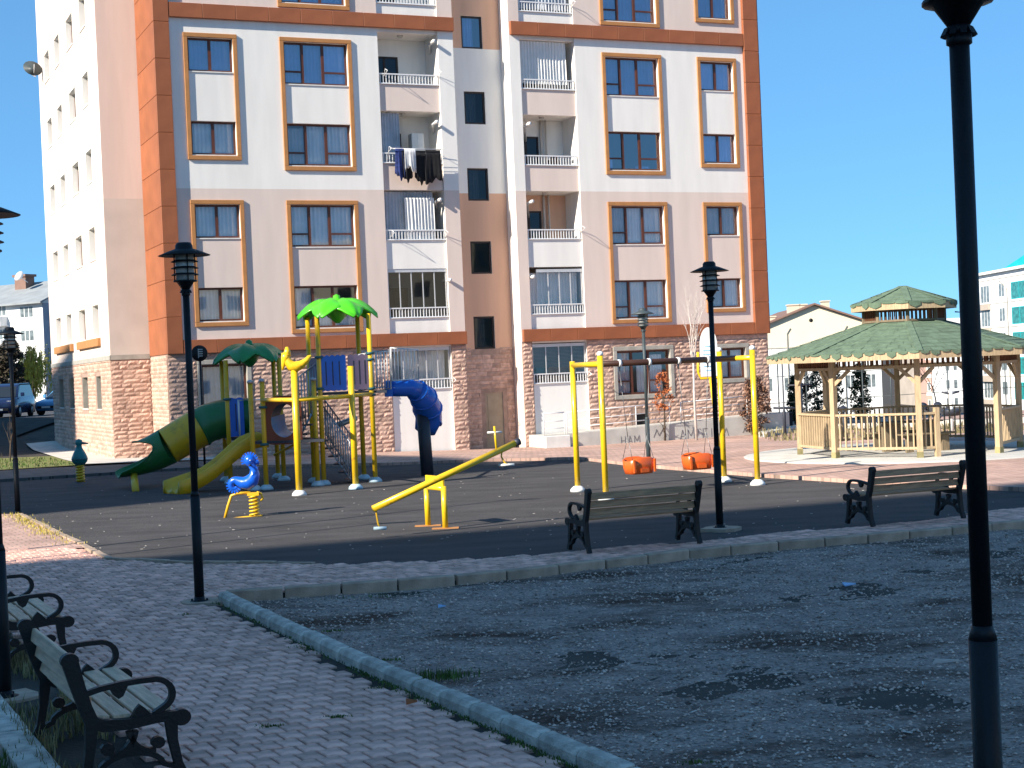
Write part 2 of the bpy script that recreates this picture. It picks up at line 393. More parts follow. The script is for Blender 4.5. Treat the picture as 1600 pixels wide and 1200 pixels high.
# kerbs
def kerb(name,pts,L,prof,mt,z0=0,jit=.006,endgap=.022):
    root=MB(); 
    # buried concrete bedding
    for a,b in zip(pts[:-1],pts[1:]): root.bar((a.x,a.y,z0-.12),(b.x,b.y,z0-.12),.16,.06)
    ro=root.build(name,['concrete_trim'],kind='structure')
    # walk
    segs=[];cur=Vector(pts[0][:2]);i=1;rem=L
    pos=[cur.copy()]
    while i<len(pts):
        t=Vector(pts[i][:2]); d=(t-cur).length
        if d<rem: cur=t; rem-=d; i+=1
        else: cur=cur+(t-cur).normalized()*rem; rem=L*rr.uniform(.94,1.06); pos.append(cur.copy())
    n=len(prof)
    for a,b in zip(pos[:-1],pos[1:]):
        d=(b-a); l=d.length-endgap; d.normalize(); m=MB(); c=.012
        rings=[(-l/2,1),(-l/2+c,0),(l/2-c,0),(l/2,1)]
        vs=[]
        cx=sum(p[0] for p in prof)/n; cz=sum(p[1] for p in prof)/n
        for x,e in rings:
            for p in prof: vs.append((x,p[0]+(cx-p[0])*.08*e+rr.uniform(-.0015,.0015),p[1]+(cz-p[1])*.08*e+rr.uniform(-.0015,.0015)))
        fs=[list(range(n)),[3*n+j for j in range(n)][::-1]]
        for k in range(3):
            for j in range(n): fs.append((k*n+j,(k+1)*n+j,(k+1)*n+(j+1)%n,k*n+(j+1)%n))
        m.add(vs,fs)
        mid=(a+b)/2
        o=m.build('kerb_stone',[mt],ro,(mid.x+rr.uniform(-jit,jit),mid.y+rr.uniform(-jit,jit),z0+rr.uniform(-jit,jit)),math.atan2(d.y,d.x)+rr.uniform(-.01,.01)); fixn(o)
    return ro
kerb('path_kerb',K1,.55,[(-.01,-.1),(-.005,.050),(.025,.085),(.105,.092),(.115,-.12)],'concrete_blue')
kerb('gravel_kerb',K2,.68,[(-.07,-.14),(-.07,.03),(-.055,.045),(.06,.045),(.07,-.1)],'kerb_dirty',0)
kerb('playground_kerb',RUB_N[:6],.6,[(-.05,-.12),(-.05,.02),(.05,.02),(.05,-.12)],'kerb_dirty',-.005,jit=.01)
KL=[Vector((-1.72,7.3,0)),Vector((-3.14,10.2,0)),Vector((-4.06,12.1,0)),Vector((-7.4,19,0))]
kerb('planting_kerb',KL,.62,[(-.02,-.1),(-.02,.05),(.22,.05),(.22,-.1)],'concrete_blue',0,jit=.003)
# gravel bed
import numpy as np
gp=[p for p in K1]+[Vector((12,1.5,0)),Vector((14,24,0))]+K2[::-1]
rng=np.random.default_rng(5)
def fbm(x,y):
    v=0
    for k,(fx,fy,a,ph) in enumerate(((.9,.7,1,0),(1.9,2.3,.6,1.3),(4.1,3.7,.35,2.1),(8.3,9.1,.2,.4))):
        v=v+a*np.sin(fx*x+1.3*np.sin(fy*y*.7+ph)+ph)*np.cos(fy*y+.9*np.sin(fx*x*.8)+ph*2)
    return v
def gz(x,y):
    z=-.075+.022*fbm(x,y)
    z=z+.20*np.exp(-((x-1.9)**2+(y-5.9)**2)/3.0)
    return z
st=.09; X=np.arange(-3.8,11.5,st); Y=np.arange(4.0,24.2,st)
vid={};vs=[];fs=[]
for j,y in enumerate(Y):
    for i,x in enumerate(X):
        if inpoly(x+st/2,y+st/2,gp):
            q=[]
            for a,b in ((i,j),(i+1,j),(i+1,j+1),(i,j+1)):
                if (a,b) not in vid:
                    vid[(a,b)]=len(vs); xx=X[0]+a*st; yy=Y[0]+b*st; vs.append((xx,yy,float(gz(xx,yy))+rr.uniform(-.006,.006)))
                q.append(vid[(a,b)])
            fs.append(q)
mb=MB(); mb.add(vs,fs,0,True); gb=mb.build('gravel_bed',['gravel'],kind='structure')
# soil patches are a second colour in the gravel material
m=MATS['gravel']; N=m.node_tree.nodes; L=m.node_tree.links; b=N['Principled BSDF']
src=b.inputs['Base Color'].links[0].from_socket
nz=N.new('ShaderNodeTexNoise'); nz.inputs['Scale'].default_value=.55; nz.inputs['Detail'].default_value=9; nz.inputs['Roughness'].default_value=.62
tc=N.new('ShaderNodeTexCoord'); mpp=N.new('ShaderNodeMapping'); mpp.inputs['Scale'].default_value=(.75,1.5,1); L.new(tc.outputs['Object'],mpp.inputs[0]); L.new(mpp.outputs[0],nz.inputs['Vector'])
r1=N.new('ShaderNodeMapRange'); r1.inputs[1].default_value=.48; r1.inputs[2].default_value=.62; L.new(nz.outputs[0],r1.inputs[0])
mx=N.new('ShaderNodeMix'); mx.data_type='RGBA'; mx.inputs[7].default_value=(.075,.042,.028,1); L.new(r1.outputs[0],mx.inputs[0]); L.new(src,mx.inputs[6])
vo=N.new('ShaderNodeTexVoronoi'); vo.inputs['Scale'].default_value=38; L.new(tc.outputs['Object'],vo.inputs['Vector'])
r2=N.new('ShaderNodeMapRange'); r2.inputs[1].default_value=0; r2.inputs[2].default_value=1; r2.inputs[3].default_value=.55; r2.inputs[4].default_value=1.5; L.new(vo.outputs['Color'],r2.inputs[0])
vm=N.new('ShaderNodeVectorMath'); vm.operation='SCALE'; L.new(mx.outputs[2],vm.inputs[0]); L.new(r2.outputs[0],vm.inputs['Scale']); L.new(vm.outputs[0],b.inputs['Base Color'])
# loose stones
OV=[(1,0,0),(-.8,.2,0),(.1,1,0),(0,-.9,.1),(0,0,.6),(.1,0,-.6)]; OF=[(0,2,4),(2,1,4),(1,3,4),(3,0,4),(2,0,5),(1,2,5),(3,1,5),(0,3,5)]
mb=MB(); cnt=0
while cnt<24000:
    y=7+17*rr.random()**1.0; x=rr.uniform(-.36,.36)*y
    if not inpoly(x,y,gp): continue
    if fbm(x*.8,y*1.1)>.9 and rr.random()<.75: cnt+=1; continue
    r=rr.choice((.006,.008,.010,.012,.015,.02))*(1+.02*(y-8)); a=rr.uniform(0,6.3); ca,sa=math.cos(a)*r,math.sin(a)*r; z=float(gz(x,y))+r*.3
    mb.add([(x+v[0]*ca-v[1]*sa*.8,y+v[0]*sa+v[1]*ca*.8,z+v[2]*r) for v in OV],OF); cnt+=1
mb.build('loose_gravel',['gravel_stone'],kind='stuff')
mb=MB()
for k in range(420):   # pale chips, husks and straw
    y=rr.uniform(8,22); x=rr.uniform(-.34,.34)*y
    if not inpoly(x,y,gp): continue
    a=rr.uniform(0,6.3); l=rr.uniform(.012,.035); w=rr.uniform(.006,.014); z=float(gz(x,y))+.012; d=Vector((math.cos(a)*l,math.sin(a)*l,rr.uniform(-.004,.008)))
    mb.bar(Vector((x,y,z))-d,Vector((x,y,z))+d,w,.004)
mb.build('pale_chips',['bark_pale'],kind='stuff')
mb=MB()
for k in range(260):
    p=at(rr.uniform(0,1600),rr.uniform(740,860),RZ)
    if not inpoly(p.x,p.y,rub): continue
    a=rr.uniform(0,6.3); l=rr.uniform(.006,.022); mb.bar(p+Vector((-l*math.cos(a),-l*math.sin(a),.006)),p+Vector((l*math.cos(a),l*math.sin(a),.008)),rr.uniform(.006,.014),.006)
mb.build('dry_litter',['bark_pale'],kind='stuff')
def litter(name,label,px,py,l,w,m,z=None,rz=.3):
    p=at(px,py); zz=float(gz(p.x,p.y)) if z is None else z
    mb=MB(); 
    mb.add([(-l,-w,0),(l*.9,-w*.8,.012),(l,w,.004),(-l*.8,w*1.1,.018),(-l,-w,.012),(l*.9,-w*.8,.03),(l,w,.02),(-l*.8,w*1.1,.04)],[(0,3,2,1),(4,5,6,7),(0,1,5,4),(1,2,6,5),(2,3,7,6),(3,0,4,7)])
    o=mb.build(name,[m],loc=(p.x,p.y,zz),rz=rz); tag(o,label,'litter')
litter('crumpled_wrapper','crumpled pale blue plastic wrapper lying on the gravel',1326,901,.075,.04,'litter_blue')
litter('paper_scrap','thin blue and white scrap lying on the gravel near the kerb corner',690,940,.045,.012,'litter_blue')
litter('straw_piece','pale straw stalk lying on the gravel beside the big lamp post',1478,1024,.11,.004,'bark_pale',rz=0)
litter('dry_leaf','small curled tan leaf lying on the brick path',643,1102,.045,.022,'leaf_orange',.012)
# grass: strip behind the near benches, tufts along kerbs, patch by the building
def blades(name,pts,h,m,w=.006,kind='stuff',lean=.5):
    mb=MB()
    for p in pts:
        hh=h*rr.uniform(.4,1.25); a=rr.uniform(0,6.3); b=rr.uniform(.1,lean)*hh; dx,dy=math.cos(a),math.sin(a)
        mb.add([(p[0]-dy*w,p[1]+dx*w,p[2]),(p[0]+dy*w,p[1]-dx*w,p[2]),(p[0]+dx*b*.4+dy*w*.7,p[1]+dy*b*.4-dx*w*.7,p[2]+hh*.6),(p[0]+dx*b,p[1]+dy*b,p[2]+hh),(p[0]+dx*b*.4-dy*w*.7,p[1]+dy*b*.4+dx*w*.7,p[2]+hh*.6)],[(0,1,2,4),(4,2,3)])
    return mb.build(name,[m],kind=kind)
sheet('grass_strip_soil',[Vector((-1.05,7,0)),Vector((-8.6,22.6,0)),Vector((-9.4,22.6,0)),Vector((-1.72,7.0,0))],-.012,'dirt',flat=0)
P=[]
for k in range(5200):
    t=rr.random(); y=8+12*t**1.3; x=-2.54-.4856*(y-10.1)-rr.uniform(-.04,.62)*(1 if rr.random()<.8 else .3)
    if math.sin(x*5+y*3)+math.sin(y*2.3)<-.6: continue
    P.append((x,y,-.02))
blades('dry_grass',P,.13,'grass_dry')
P=[(x,y,-.02) for x,y,_ in rr.sample(P,900)]; blades('green_grass',P,.07,'grass_green')
P=[]
for k in range(700): P.append((rr.gauss(-3.75,.22),rr.gauss(10.2,.35),-.02))
blades('planting_weeds',P,.10,'grass_green')
def tuft(name,px,py,n,sx,sy,h,m='grass_green',z=0):
    c=at(px,py); return [(c.x+rr.gauss(0,sx),c.y+rr.gauss(0,sy),z-.01) for _ in range(n)]
P=tuft('',688,1054,260,.12,.07,0,z=-.02)+tuft('',575,923,60,.25,.03,0,z=-.09)
blades('kerb_weeds',P,.07,'grass_green',.005)
P=[]
for a,b in zip(RUB_N[:5],RUB_N[1:6]):
    for k in range(int((b-a).length*150)):
        t=rr.random(); q=a.lerp(b,t); P.append((q.x+rr.gauss(-.15,.12),q.y+rr.gauss(-.02,.1),0))
blades('yellow_weeds',P[:900],.05,'leaf_yellow',.006)
P=[]
for px,py in ((420,1134),(528,1119),(610,1030),(470,1010),(290,960),(590,1075),(520,985),(1090,1190)): P+=tuft('',px,py,60,.05,.02,0,z=.0)
for q in range(1,5):
    a,b=K1[q-1],K1[q]
    for k in range(260):
        t=rr.random(); c=a.lerp(b,t); P.append((c.x-.04-abs(rr.gauss(0,.04)),c.y-.02,0))
blades('paving_moss',P,.022,'grass_green',.006)
# ---- far ground
def uvw(u,n): return Vector((UD.x*u+ND.x*n,UD.y*u+ND.y*n,0))
TH=R_(66.32758); UD=Vector((math.sin(TH),math.cos(TH),0)); ND=Vector((-math.cos(TH),math.sin(TH),0)); DD=53.625; U0=9.446
sheet('brick_plaza',[at(330,728),at(600,723),at(760,717),at(905,714),at(1000,725),at(1200,741),at(1400,753),at(1640,763),Vector((14,31,0)),Vector((40,45,0)),Vector((60,80,0)),uvw(40,60),uvw(36,DD-.02),uvw(12,DD-.02),uvw(11.5,DD-3)],0.0,'paving_far',skirt=.12)
sheet('stone_path',[Vector((-24,38.2,0)),at(0,749)+Vector((0,.05,0)),at(190,737)+Vector((0,.05,0)),at(330,728),uvw(11.5,DD-3),uvw(6,DD-1.5),Vector((-24,43,0))],0.0,'stone_paving',skirt=.12)
sheet('concrete_apron',[uvw(11.6,DD-3),uvw(13.5,DD-1.9),uvw(12.9,DD),uvw(9.4,DD+3.2),uvw(9.2,DD+19),uvw(7.9,DD+19),uvw(7.6,DD-.6)],.03,'concrete')
sheet('grass_patch',[uvw(7.5,DD-1.0),uvw(7.8,DD+9),Vector((-25,60,0)),Vector((-26,43.5,0))],.02,'grass_ground')
P=[]
for k in range(5000):
    x=rr.uniform(-22,-11.5); y=rr.uniform(44,59); q=Vector((x,y,0)); u=q.dot(UD); n=q.dot(ND)
    if u<7.4 and n>DD-1.0-(6-u)*.1: P.append((x,y,zg(x,y)+.0))
blades('lawn_grass',P,.11,'grass_green',.014)
sheet('embankment',[Vector((-60,59,0)),Vector((-17.2,59,0)),uvw(7.7,DD+7),uvw(7.8,DD+22),Vector((-22,81,0)),Vector((-60,81,0))],.015,'soil_dark')
P=[]
for k in range(5000):
    x=rr.uniform(-30,-13); y=rr.uniform(60,80); q=Vector((x,y,0)); u=q.dot(UD)
    if u<6: P.append((x,y,zg(x,y)+.0))
blades('embankment_brush',P,.28,'leaf_brown',.02)
sheet('parking_lot',[Vector((-70,80.5,0)),Vector((-21.5,80.5,0)),Vector((-16,78,0)),Vector((-14,92,0)),Vector((-20,130,0)),Vector((-70,130,0))],.03,'asphalt_lot',step=4)
# hills on the horizon
mb=MB(); vs=[];fs=[]; n=60
for i in range(n):
    x=-1200+i*50; h=24+40*math.exp(-((x-800)/120)**2)+6*math.sin(i*.7)+3*math.sin(i*1.9); vs+= [(x,2300,-40),(x,2300,h*.5),(x,2450,h)]
for i in range(n-1):
    for j in range(2): fs.append((i*3+j,(i+1)*3+j,(i+1)*3+j+1,i*3+j+1))
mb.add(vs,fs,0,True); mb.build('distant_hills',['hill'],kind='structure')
# ================================================================ MAIN BUILDING
BR=thing('apartment_building','tall cream and pale pink apartment block with brown cladding and rose stone base','building',tuple(uvw(U0,DD)),R_(90)-TH)
Z=2.5
ZB,ZT=-1.0,20.5
def band(z,lo='stone_joint'):
    h=z-Z
    return 0 if h<1.0 else 1 if h<6.72 else 2 if h<12.6 else 1
class Wall:
    def __init__(s,P): s.mb=MB(); s.P=P
    def grid(s,a0,a1,z0,z1,holes,n=0,depth=.16,bandf=band,rev=3,flip=False):
        A=sorted({a0,a1}|{x for h in holes for x in h[:2] if a0<x<a1}); B=sorted({z0,z1}|{x for h in holes for x in h[2:4] if z0<x<z1}|{x for x in (Z+1.0,Z+6.72,Z+12.6) if z0<x<z1})
        for i in range(len(A)-1):
            for j in range(len(B)-1):
                ca=(A[i]+A[i+1])/2; cb=(B[j]+B[j+1])/2
                if any(h[0]<ca<h[1] and h[2]<cb<h[3] for h in holes): continue
                s.mb.add([s.P(A[i],n,B[j]),s.P(A[i+1],n,B[j]),s.P(A[i+1],n,B[j+1]),s.P(A[i],n,B[j+1])],[(0,1,2,3)],bandf(cb))
        for h in holes:
            a,b,c,d=h[:4]; e=n+(h[4] if len(h)>4 else depth)
            q=lambda x,y,z:s.P(x,y,z)
            mi=bandf((c+d)/2) if rev==3 else rev
            mi=2 if mi!=0 else 4
            s.mb.add([q(a,n,c),q(a,e,c),q(a,e,d),q(a,n,d)],[(0,1,2,3)],mi)
            s.mb.add([q(b,n,c),q(b,e,c),q(b,e,d),q(b,n,d)],[(3,2,1,0)],mi)
            s.mb.add([q(a,n,d),q(b,n,d),q(b,e,d),q(a,e,d)],[(0,3,2,1)],mi)
            s.mb.add([q(a,n,c),q(b,n,c),q(b,e,c),q(a,e,c)],[(0,1,2,3)],mi)
WM=['stone_joint','stucco_pink','stucco_white','stucco_salmon','concrete_trim','stucco_rosy']
front=lambda a,n,z:(a-U0,n,z)
US=9.2; NS=3.1
side=lambda a,n,z:(US-U0+n,a,z)
colsL=[(11.78,13.37,'2'),(15.2,17.57,'3')]; colsR=[(28.02,30.36,'3'),(32.28,33.80,'2')]
wins=[]   # u0,u1,z0,z1,type
for u0,u1,t in colsL+colsR:
    for k in (2,1,0,-1,-2):
        hb=7.57+2.9*k; ht=9.07+2.9*k
        if t=='2': hb=7.90+2.9*k
        wins.append((u0,u1,Z+hb,Z+ht,t,k))
base=[(11.78,13.37,Z-.95,Z+.58,'2'),(28.0,30.36,Z-1.2,Z+.50,'3'),(32.5,33.85,Z-.75,Z+.45,'2')]
vents=[(28.72,29.2,Z-2.55,Z-1.95),(33.6,34.1,Z-2.5,Z-1.95)]
w=Wall(front)
w.grid(10.75,18.74,ZB,ZT,[x[:4] for x in wins if x[0]<18]+[x[:4] for x in base if x[0]<18])
w.grid(21.10,21.70,ZB,ZT,[])
w.grid(23.98,24.42,ZB,ZT,[])
w.grid(26.72,34.95,ZB,ZT,[x[:4] for x in wins if x[0]>18]+[x[:4] for x in base if x[0]>18]+vents)
# stair recess
SN=.85
stairw=[(21.98,22.84,Z+h,Z+h+1.24) for h in (-2.15+2.9*1.0,.73+2.93,6.40,9.31,12.18,15.05)]
stairw[0]=(21.98,22.84,Z+.76,Z+2.0); stairw[1]=(21.98,22.84,Z+3.62,Z+4.86)
def sband(z):
    h=z-Z; return 0 if h<.85 else 3 if h<6.67 else 2 if h<12.34 else 3
stairw=[(a+.42,b+.42,c+.04,d+.04) for a,b,c,d in stairw]
w.grid(21.70,23.98,ZB,ZT,stairw+[(22.75,23.48,Z-2.95,Z-.88)],SN,.10,sband)
w.mb.add([front(21.7,0,ZB),front(21.7,SN,ZB),front(21.7,SN,ZT),front(21.7,0,ZT)],[(0,1,2,3)],2)
w.mb.add([front(23.98,0,Z+.85),front(23.98,SN,Z+.85),front(23.98,SN,ZT),front(23.98,0,ZT)],[(3,2,1,0)],2)
w.mb.add([front(23.98,0,ZB),front(23.98,SN,ZB),front(23.98,SN,Z+.85),front(23.98,0,Z+.85)],[(3,2,1,0)],1)
# corner recess strip facing the camera, with rosier paint below
def cband(z):
    h=z-Z; return 0 if h<.95 else 5 if h<6.72 else 1
w.grid(US,10.75,ZB,ZT,[],NS,.1,cband)
# side facade
scol=[(5.35,6.75),(8.6,10.35),(12.4,13.9),(15.6,17.2)]
sw=[(a,b,Z+h,Z+h+1.2) for a,b in scol for h in (1.85,4.75,7.65,10.55,13.45)]
sb=[(a+.15,b-.2,Z-.85,Z+.38) for a,b in scol]
w2=Wall(side); w2.grid(NS,19.3,ZB,ZT,sw+sb,0,.26)
for k,(c) in enumerate(w2.mb.f): pass
w.mb.add(w2.mb.v,[f[::-1] for f in w2.mb.f]); w.mb.m[-len(w2.mb.f):]=w2.mb.m
# right end, back and roof
w.mb.add([front(34.95,0,ZB),front(34.95,19.3,ZB),front(34.95,19.3,ZT),front(34.95,0,ZT)],[(0,1,2,3)],1)
w.mb.add([front(US,19.3,ZB),front(34.95,19.3,ZB),front(34.95,19.3,ZT),front(US,19.3,ZT)],[(3,2,1,0)],1)
w.mb.add([front(US,19.3,ZT),front(US,0,ZT),front(34.95,0,ZT),front(34.95,19.3,ZT)],[(0,1,2,3)],4)
w.mb.build('wall',WM,BR)
# balcony shafts
FL=[(Z-2.95,Z-.62,Z-.60),(Z+.98,Z+2.02,Z+2.02),(Z+3.83,Z+4.88,0),(Z+6.73,Z+7.70,0),(Z+9.63,Z+10.60,0),(Z+12.62,Z+13.55,0)]  # parapet bottom(slab), top
CE=[Z+.93,Z+3.83,Z+6.73,Z+9.63,Z+12.5,Z+15.4]
PD=1.35
for (u0,u1,nm) in ((18.74,21.10,'L'),(24.42,26.72,'R')):
    sh=MB()
    q=front
    doorz=[(f[0]+.1) for f in FL]
    hol=[(u0+.15,u0+1.25,CE[i]-2.75,CE[i]-.62) for i in range(6)]
    ww=Wall(front)
    ww.grid(u0,u1,ZB,ZT,hol,PD,.08,(lambda z:(2 if z-Z>6.7 or nm=='L' else 3)),2)
    ww.mb.add([q(u0,0,ZB),q(u0,PD,ZB),q(u0,PD,ZT),q(u0,0,ZT)],[(0,1,2,3)],2)
    ww.mb.add([q(u1,0,ZB),q(u1,PD,ZB),q(u1,PD,ZT),q(u1,0,ZT)],[(3,2,1,0)],2)
    ww.mb.build('balcony_recess',WM,BR)
    for i in range(6):
        m=MB(); m.box(u0-U0+.002,u1-U0-.002,.075,PD-.01,CE[i]+.002,CE[i]+.14); 
        if i<5: m.build('balcony_slab',['stucco_white'],BR)
        pb=MB(); z0=FL[i][0]; z1=FL[i][1]
        pb.box(u0-U0+.004,u1-U0-.004,.07,.19,z0+.003,z1)
        col='stucco_pink' if i in (3,4) else 'stucco_white'
        po=pb.build('balcony_parapet',[col],BR)
        # railing
        rl=MB(); zt=z1+.37; rl.bar((u0-U0+.02,.06,zt),(u1-U0-.02,.06,zt),.05,.045); rl.bar((u0-U0+.02,.06,z1+.03),(u1-U0-.02,.06,z1+.03),.04,.035)
        rl.box(u0-U0+.01,u1-U0-.01,.02,.21,z1+.002,z1+.02)
        k=19
        for j in range(k+1): x=u0-U0+.06+(u1-u0-.12)*j/k; rl.bar((x,.06,z1+.03),(x,.06,zt),.026)
        rl.build('balcony_railing',['rail_white'],BR)
        dm=MB(); a,b,c,d=hol[i]; a-=U0;b-=U0
        for x0,x1,y0,y1 in ((a,b,c,c+.07),(a,b,d-.07,d),(a,a+.07,c,d),(b-.07,b,c,d),(a+.52,a+.60,c,d)): dm.box(x0,x1,PD+.02,PD+.075,y0,y1)
        do=dm.build('balcony_door',['window_dark'],BR)
        g=MB(); g.add([(a+.05,PD+.05,c+.05),(b-.05,PD+.05,c+.05),(b-.05,PD+.05,d-.05),(a+.05,PD+.05,d-.05)],[(0,1,2,3)]); g.build('pane',['glass_dark'],do)
        # ceiling lamp
        if i in (3,4,2) : 
            l=MB(); l.lathe([(.12,0),(.12,-.03),(.08,-.07),(0,-.085)],12,((u0+u1)/2-U0-.1,.55,CE[i])); l.build('ceiling_lamp',['lamp_glass'],BR)
def flue(u,z,dx=-.1,l=.45):
    m=MB(); m.tube([(u-U0+.45,1.25,z-.42),(u-U0,.35,z-.03),(u-U0,-.06,z)],.055,10); m.tube([(u-U0,-.06,z),(u-U0,-.19,z+.005)],.07,10,1); return m.build('flue_pipe',['alu','stucco_white'],BR)
for u,z in ((20.88,Z+12.2),(20.86,Z+9.22),(20.86,Z+6.35),(21.12,Z+3.38),(24.62,Z+9.25),(24.60,Z+6.3),(24.52,Z+3.45)): flue(u,z)
# wall clothes-line arms
for u,z in ((18.95,Z+10.98),(21.05,Z+11.0),(18.95,Z+5.1),(21.05,Z+5.1),(26.68,Z+5.25),(26.68,Z+13.9),(21.1,Z-.35),(26.7,Z-.35)):
    m=MB(); m.tube([(u-U0,.04,z-.1),(u-U0-.02,-.18,z+.12),(u-U0-.02,-.42,z+.02)],.012,5); m.tube([(u-U0,.04,z-.1),(u-U0-.02,-.42,z+.02)],.010,5); m.build('clothesline_arm',['rail_white'],BR)
# vertical pipes on two right balconies
for z0,z1 in ((Z+7.8,Z+9.63),(Z+4.95,Z+6.73)):
    m=MB(); m.tube([(25.75-U0,1.28,z0),(25.75-U0,1.28,z1)],.05,8); m.tube([(25.95-U0,1.25,z0),(25.95-U0,1.25,z1)],.04,8); m.build('drain_pipe',['stucco_rosy'],BR)
# curtains
def curtain(u0,u1,z0,z1,n,m,parent=BR,folds=9,amp=.03,name='curtain',seed=0,lean=0,hem=0):
    r=random.Random(seed+int(u0*100)+int(z0*10)); mb=MB(); k=folds*6; vs=[];fs=[]
    ph=[r.uniform(0,6.3) for _ in range(3)]
    for j in range(5):
        t=j/4
        for i in range(k+1):
            s=i/k; a=amp*(.5+.5*t)
            y=n+a*math.sin(s*folds*2*PI+ph[0]+.7*math.sin(s*7+ph[1])*t)+a*.5*math.sin(s*folds*4.3*PI+ph[2])
            vs.append((u0-U0+(u1-u0)*s+lean*(1-t)*(1-s),y,z1-(z1-z0)*t+(hem*math.sin(s*13+ph[1]) if j==4 else 0)))
    for j in range(4):
        for i in range(k): fs.append((j*(k+1)+i,(j+1)*(k+1)+i,(j+1)*(k+1)+i+1,j*(k+1)+i+1))
    mb.add(vs,fs,0,True); return mb.build(name,[m],parent)
curtain(18.8,19.55,Z+7.75,Z+9.58,.30,'curtain_grey',folds=7)
curtain(18.8,20.75,Z+4.95,Z+6.70,.34,'curtain_grey',folds=16)  # grey-blue colour stands for the shaded part beside the lit white curtain
curtain(19.55,20.72,Z+4.93,Z+6.45,.12,'curtain',folds=9,amp=.05)
curtain(24.5,26.45,Z+10.85,Z+12.48,.26,'curtain',folds=15,amp=.04)
curtain(24.5,26.6,Z+13.7,Z+15.3,.26,'curtain_grey',folds=15,amp=.04)
curtain(24.55,26.6,Z+2.1,Z+3.62,.36,'curtain',folds=15,amp=.05)
curtain(19.2,20.95,Z-.55,Z+.80,.34,'curtain',folds=14,amp=.05)
curtain(18.85,21.0,Z-.55,Z+.86,.5,'curtain_grey',folds=14,amp=.03)
# glazed-in balconies
def glazing(u0,u1,z0,z1,k,gm,n=.13,head=.12):
    m=MB(); a=u0-U0;b=u1-U0
    m.box(a+.01,b-.01,n-.04,n+.05,z1-head,z1-.004)
    for j in range(k+1): x=a+.03+(b-a-.06)*j/k; m.bar((x,n,z0),(x,n,z1-head),.035)
    o=m.build('balcony_glazing',['alu'],BR)
    for j in range(k):
        x0=a+.05+(b-a-.06)*j/k; x1=a+.01+(b-a-.06)*(j+1)/k
        g=MB(); g.add([(x0,n,z0+.02),(x1,n,z0+.02),(x1,n,z1-head),(x0,n,z1-head)],[(0,1,2,3)]); g.build('pane',[gm],o)
glazing(18.76,21.08,Z+2.02,Z+3.83,5,'glass_dark')
glazing(24.75,26.70,Z+2.02,Z+3.75,4,'glass_clear')
glazing(18.76,21.08,Z-.6,Z+.93,5,'glass_clear')
glazing(24.44,26.70,Z-.6,Z+.90,4,'glass_clear')
m=MB()
for k in range(16): z=Z+.82-k*.052; m.box(24.47-U0,26.66-U0,.22,.235,z-.045,z); 
m.build('roller_blind',['blind_slate'],BR)
# belts and pilaster panels
pm={}
def panel(x0,x1,y0,y1,z0,z1,name='cladding_panel'):
    key=(round(x1-x0,3),round(y1-y0,3),round(z1-z0,3))
    if key not in pm:
        m=MB(); m.cbox(0,x1-x0,0,y1-y0,0,z1-z0,.008); pm[key]=m.mesh('cladding_panel',['cladding'])
    return link(name,pm[key],BR,(x0,y0,z0))
def belt(u0,u1,z0,z1,p=.14,L=1.2):
    k=max(1,round((u1-u0)/L)); l=(u1-u0)/k
    for i in range(k): panel(u0-U0+i*l+.006,u0-U0+(i+1)*l-.006,-p,-.004,z0,z1)
belt(11.16,21.72,Z+12.62,Z+13.12); belt(24.02,34.28,Z+12.62,Z+13.12)
belt(11.16,21.72,Z+1.0,Z+1.47); belt(24.02,34.28,Z+1.0,Z+1.47)
k=0; z=Z+1.0
while z<ZT:
    z1=min(z+1.27,ZT)
    panel(10.61-U0,11.15-U0,-.15,-.002,z+.006,z1-.006)           # front of the left pilaster
    panel(10.60-U0,10.745-U0,.006,NS-.006,z+.006,z1-.006)        # its flank
    panel(34.30-U0,34.965-U0,-.15,-.002,z+.006,z1-.006); panel(34.957-U0,35.10-U0,.006,1.6,z+.006,z1-.006)
    z=z1
m=MB(); m.box(US-U0-.03,10.6-U0,NS-.03,NS+.01,Z+.93,Z+1.10); m.box(US-U0-.035,US-U0-.002,NS-.03,19.3,Z+.93,Z+1.10); m.build('stone_cornice',['concrete_trim'],BR)
# surrounds
def surround(a0,a1,z0,z1,ins,P=.07,mt='surround',w=.15):
    m=MB(); a=a0-U0;b=a1-U0
    m.cbox(a-w,b+w,-P,-.003,z1,z1+w,.012); m.cbox(a-w,b+w,-P,-.003,z0-w,z0,.012); m.cbox(a-w,a,-P,-.003,z0+.001,z1-.001,.012); m.cbox(b,b+w,-P,-.003,z0+.001,z1-.001,.012)
    return m.build('window_surround',[mt],BR)
for u0,u1,t in colsL+colsR:
    lo=7.57 if t=='3' else 7.90
    for k in (-5.8,0,5.8): surround(u0,u1,Z+lo+k-.04,Z+11.97+k,0)
for u0,u1,z0,z1,t in base: surround(u0,u1,z0-.02,z1+.02,0,.05,'concrete_trim',.16)
# windows
def frame_mesh(W_,H,t,n=0,m_='window_brown'):
    m=MB(); f=.07
    bars=[(0,W_,0,f),(0,W_,H-f,H),(0,f,f,H-f),(W_-f,W_,f,H-f)]
    if t=='3':
        c1=W_*.30;c2=W_*.62
        bars+=[(c1-.05,c1+.05,f,H-f),(c2-.05,c2+.05,f,H-f),(f,c1-.05,H*.29,H*.29+.06),(c2+.05,W_-f,H*.29,H*.29+.06)]
    elif t=='2': bars+=[(W_/2-.05,W_/2+.05,f,H-f)]
    for a,b,c,d in bars: m.box(a+.0005,b-.0005,0,.06,c+.0005,d-.0005)
    return m.mesh('window_frame',[m_])
fmc={}
def rect(x0,x1,z0,z1,y=0): 
    m=MB(); m.add([(x0,y,z0),(x1,y,z0),(x1,y,z1),(x0,y,z1)],[(0,1,2,3)]); return m
cr_=random.Random(21)
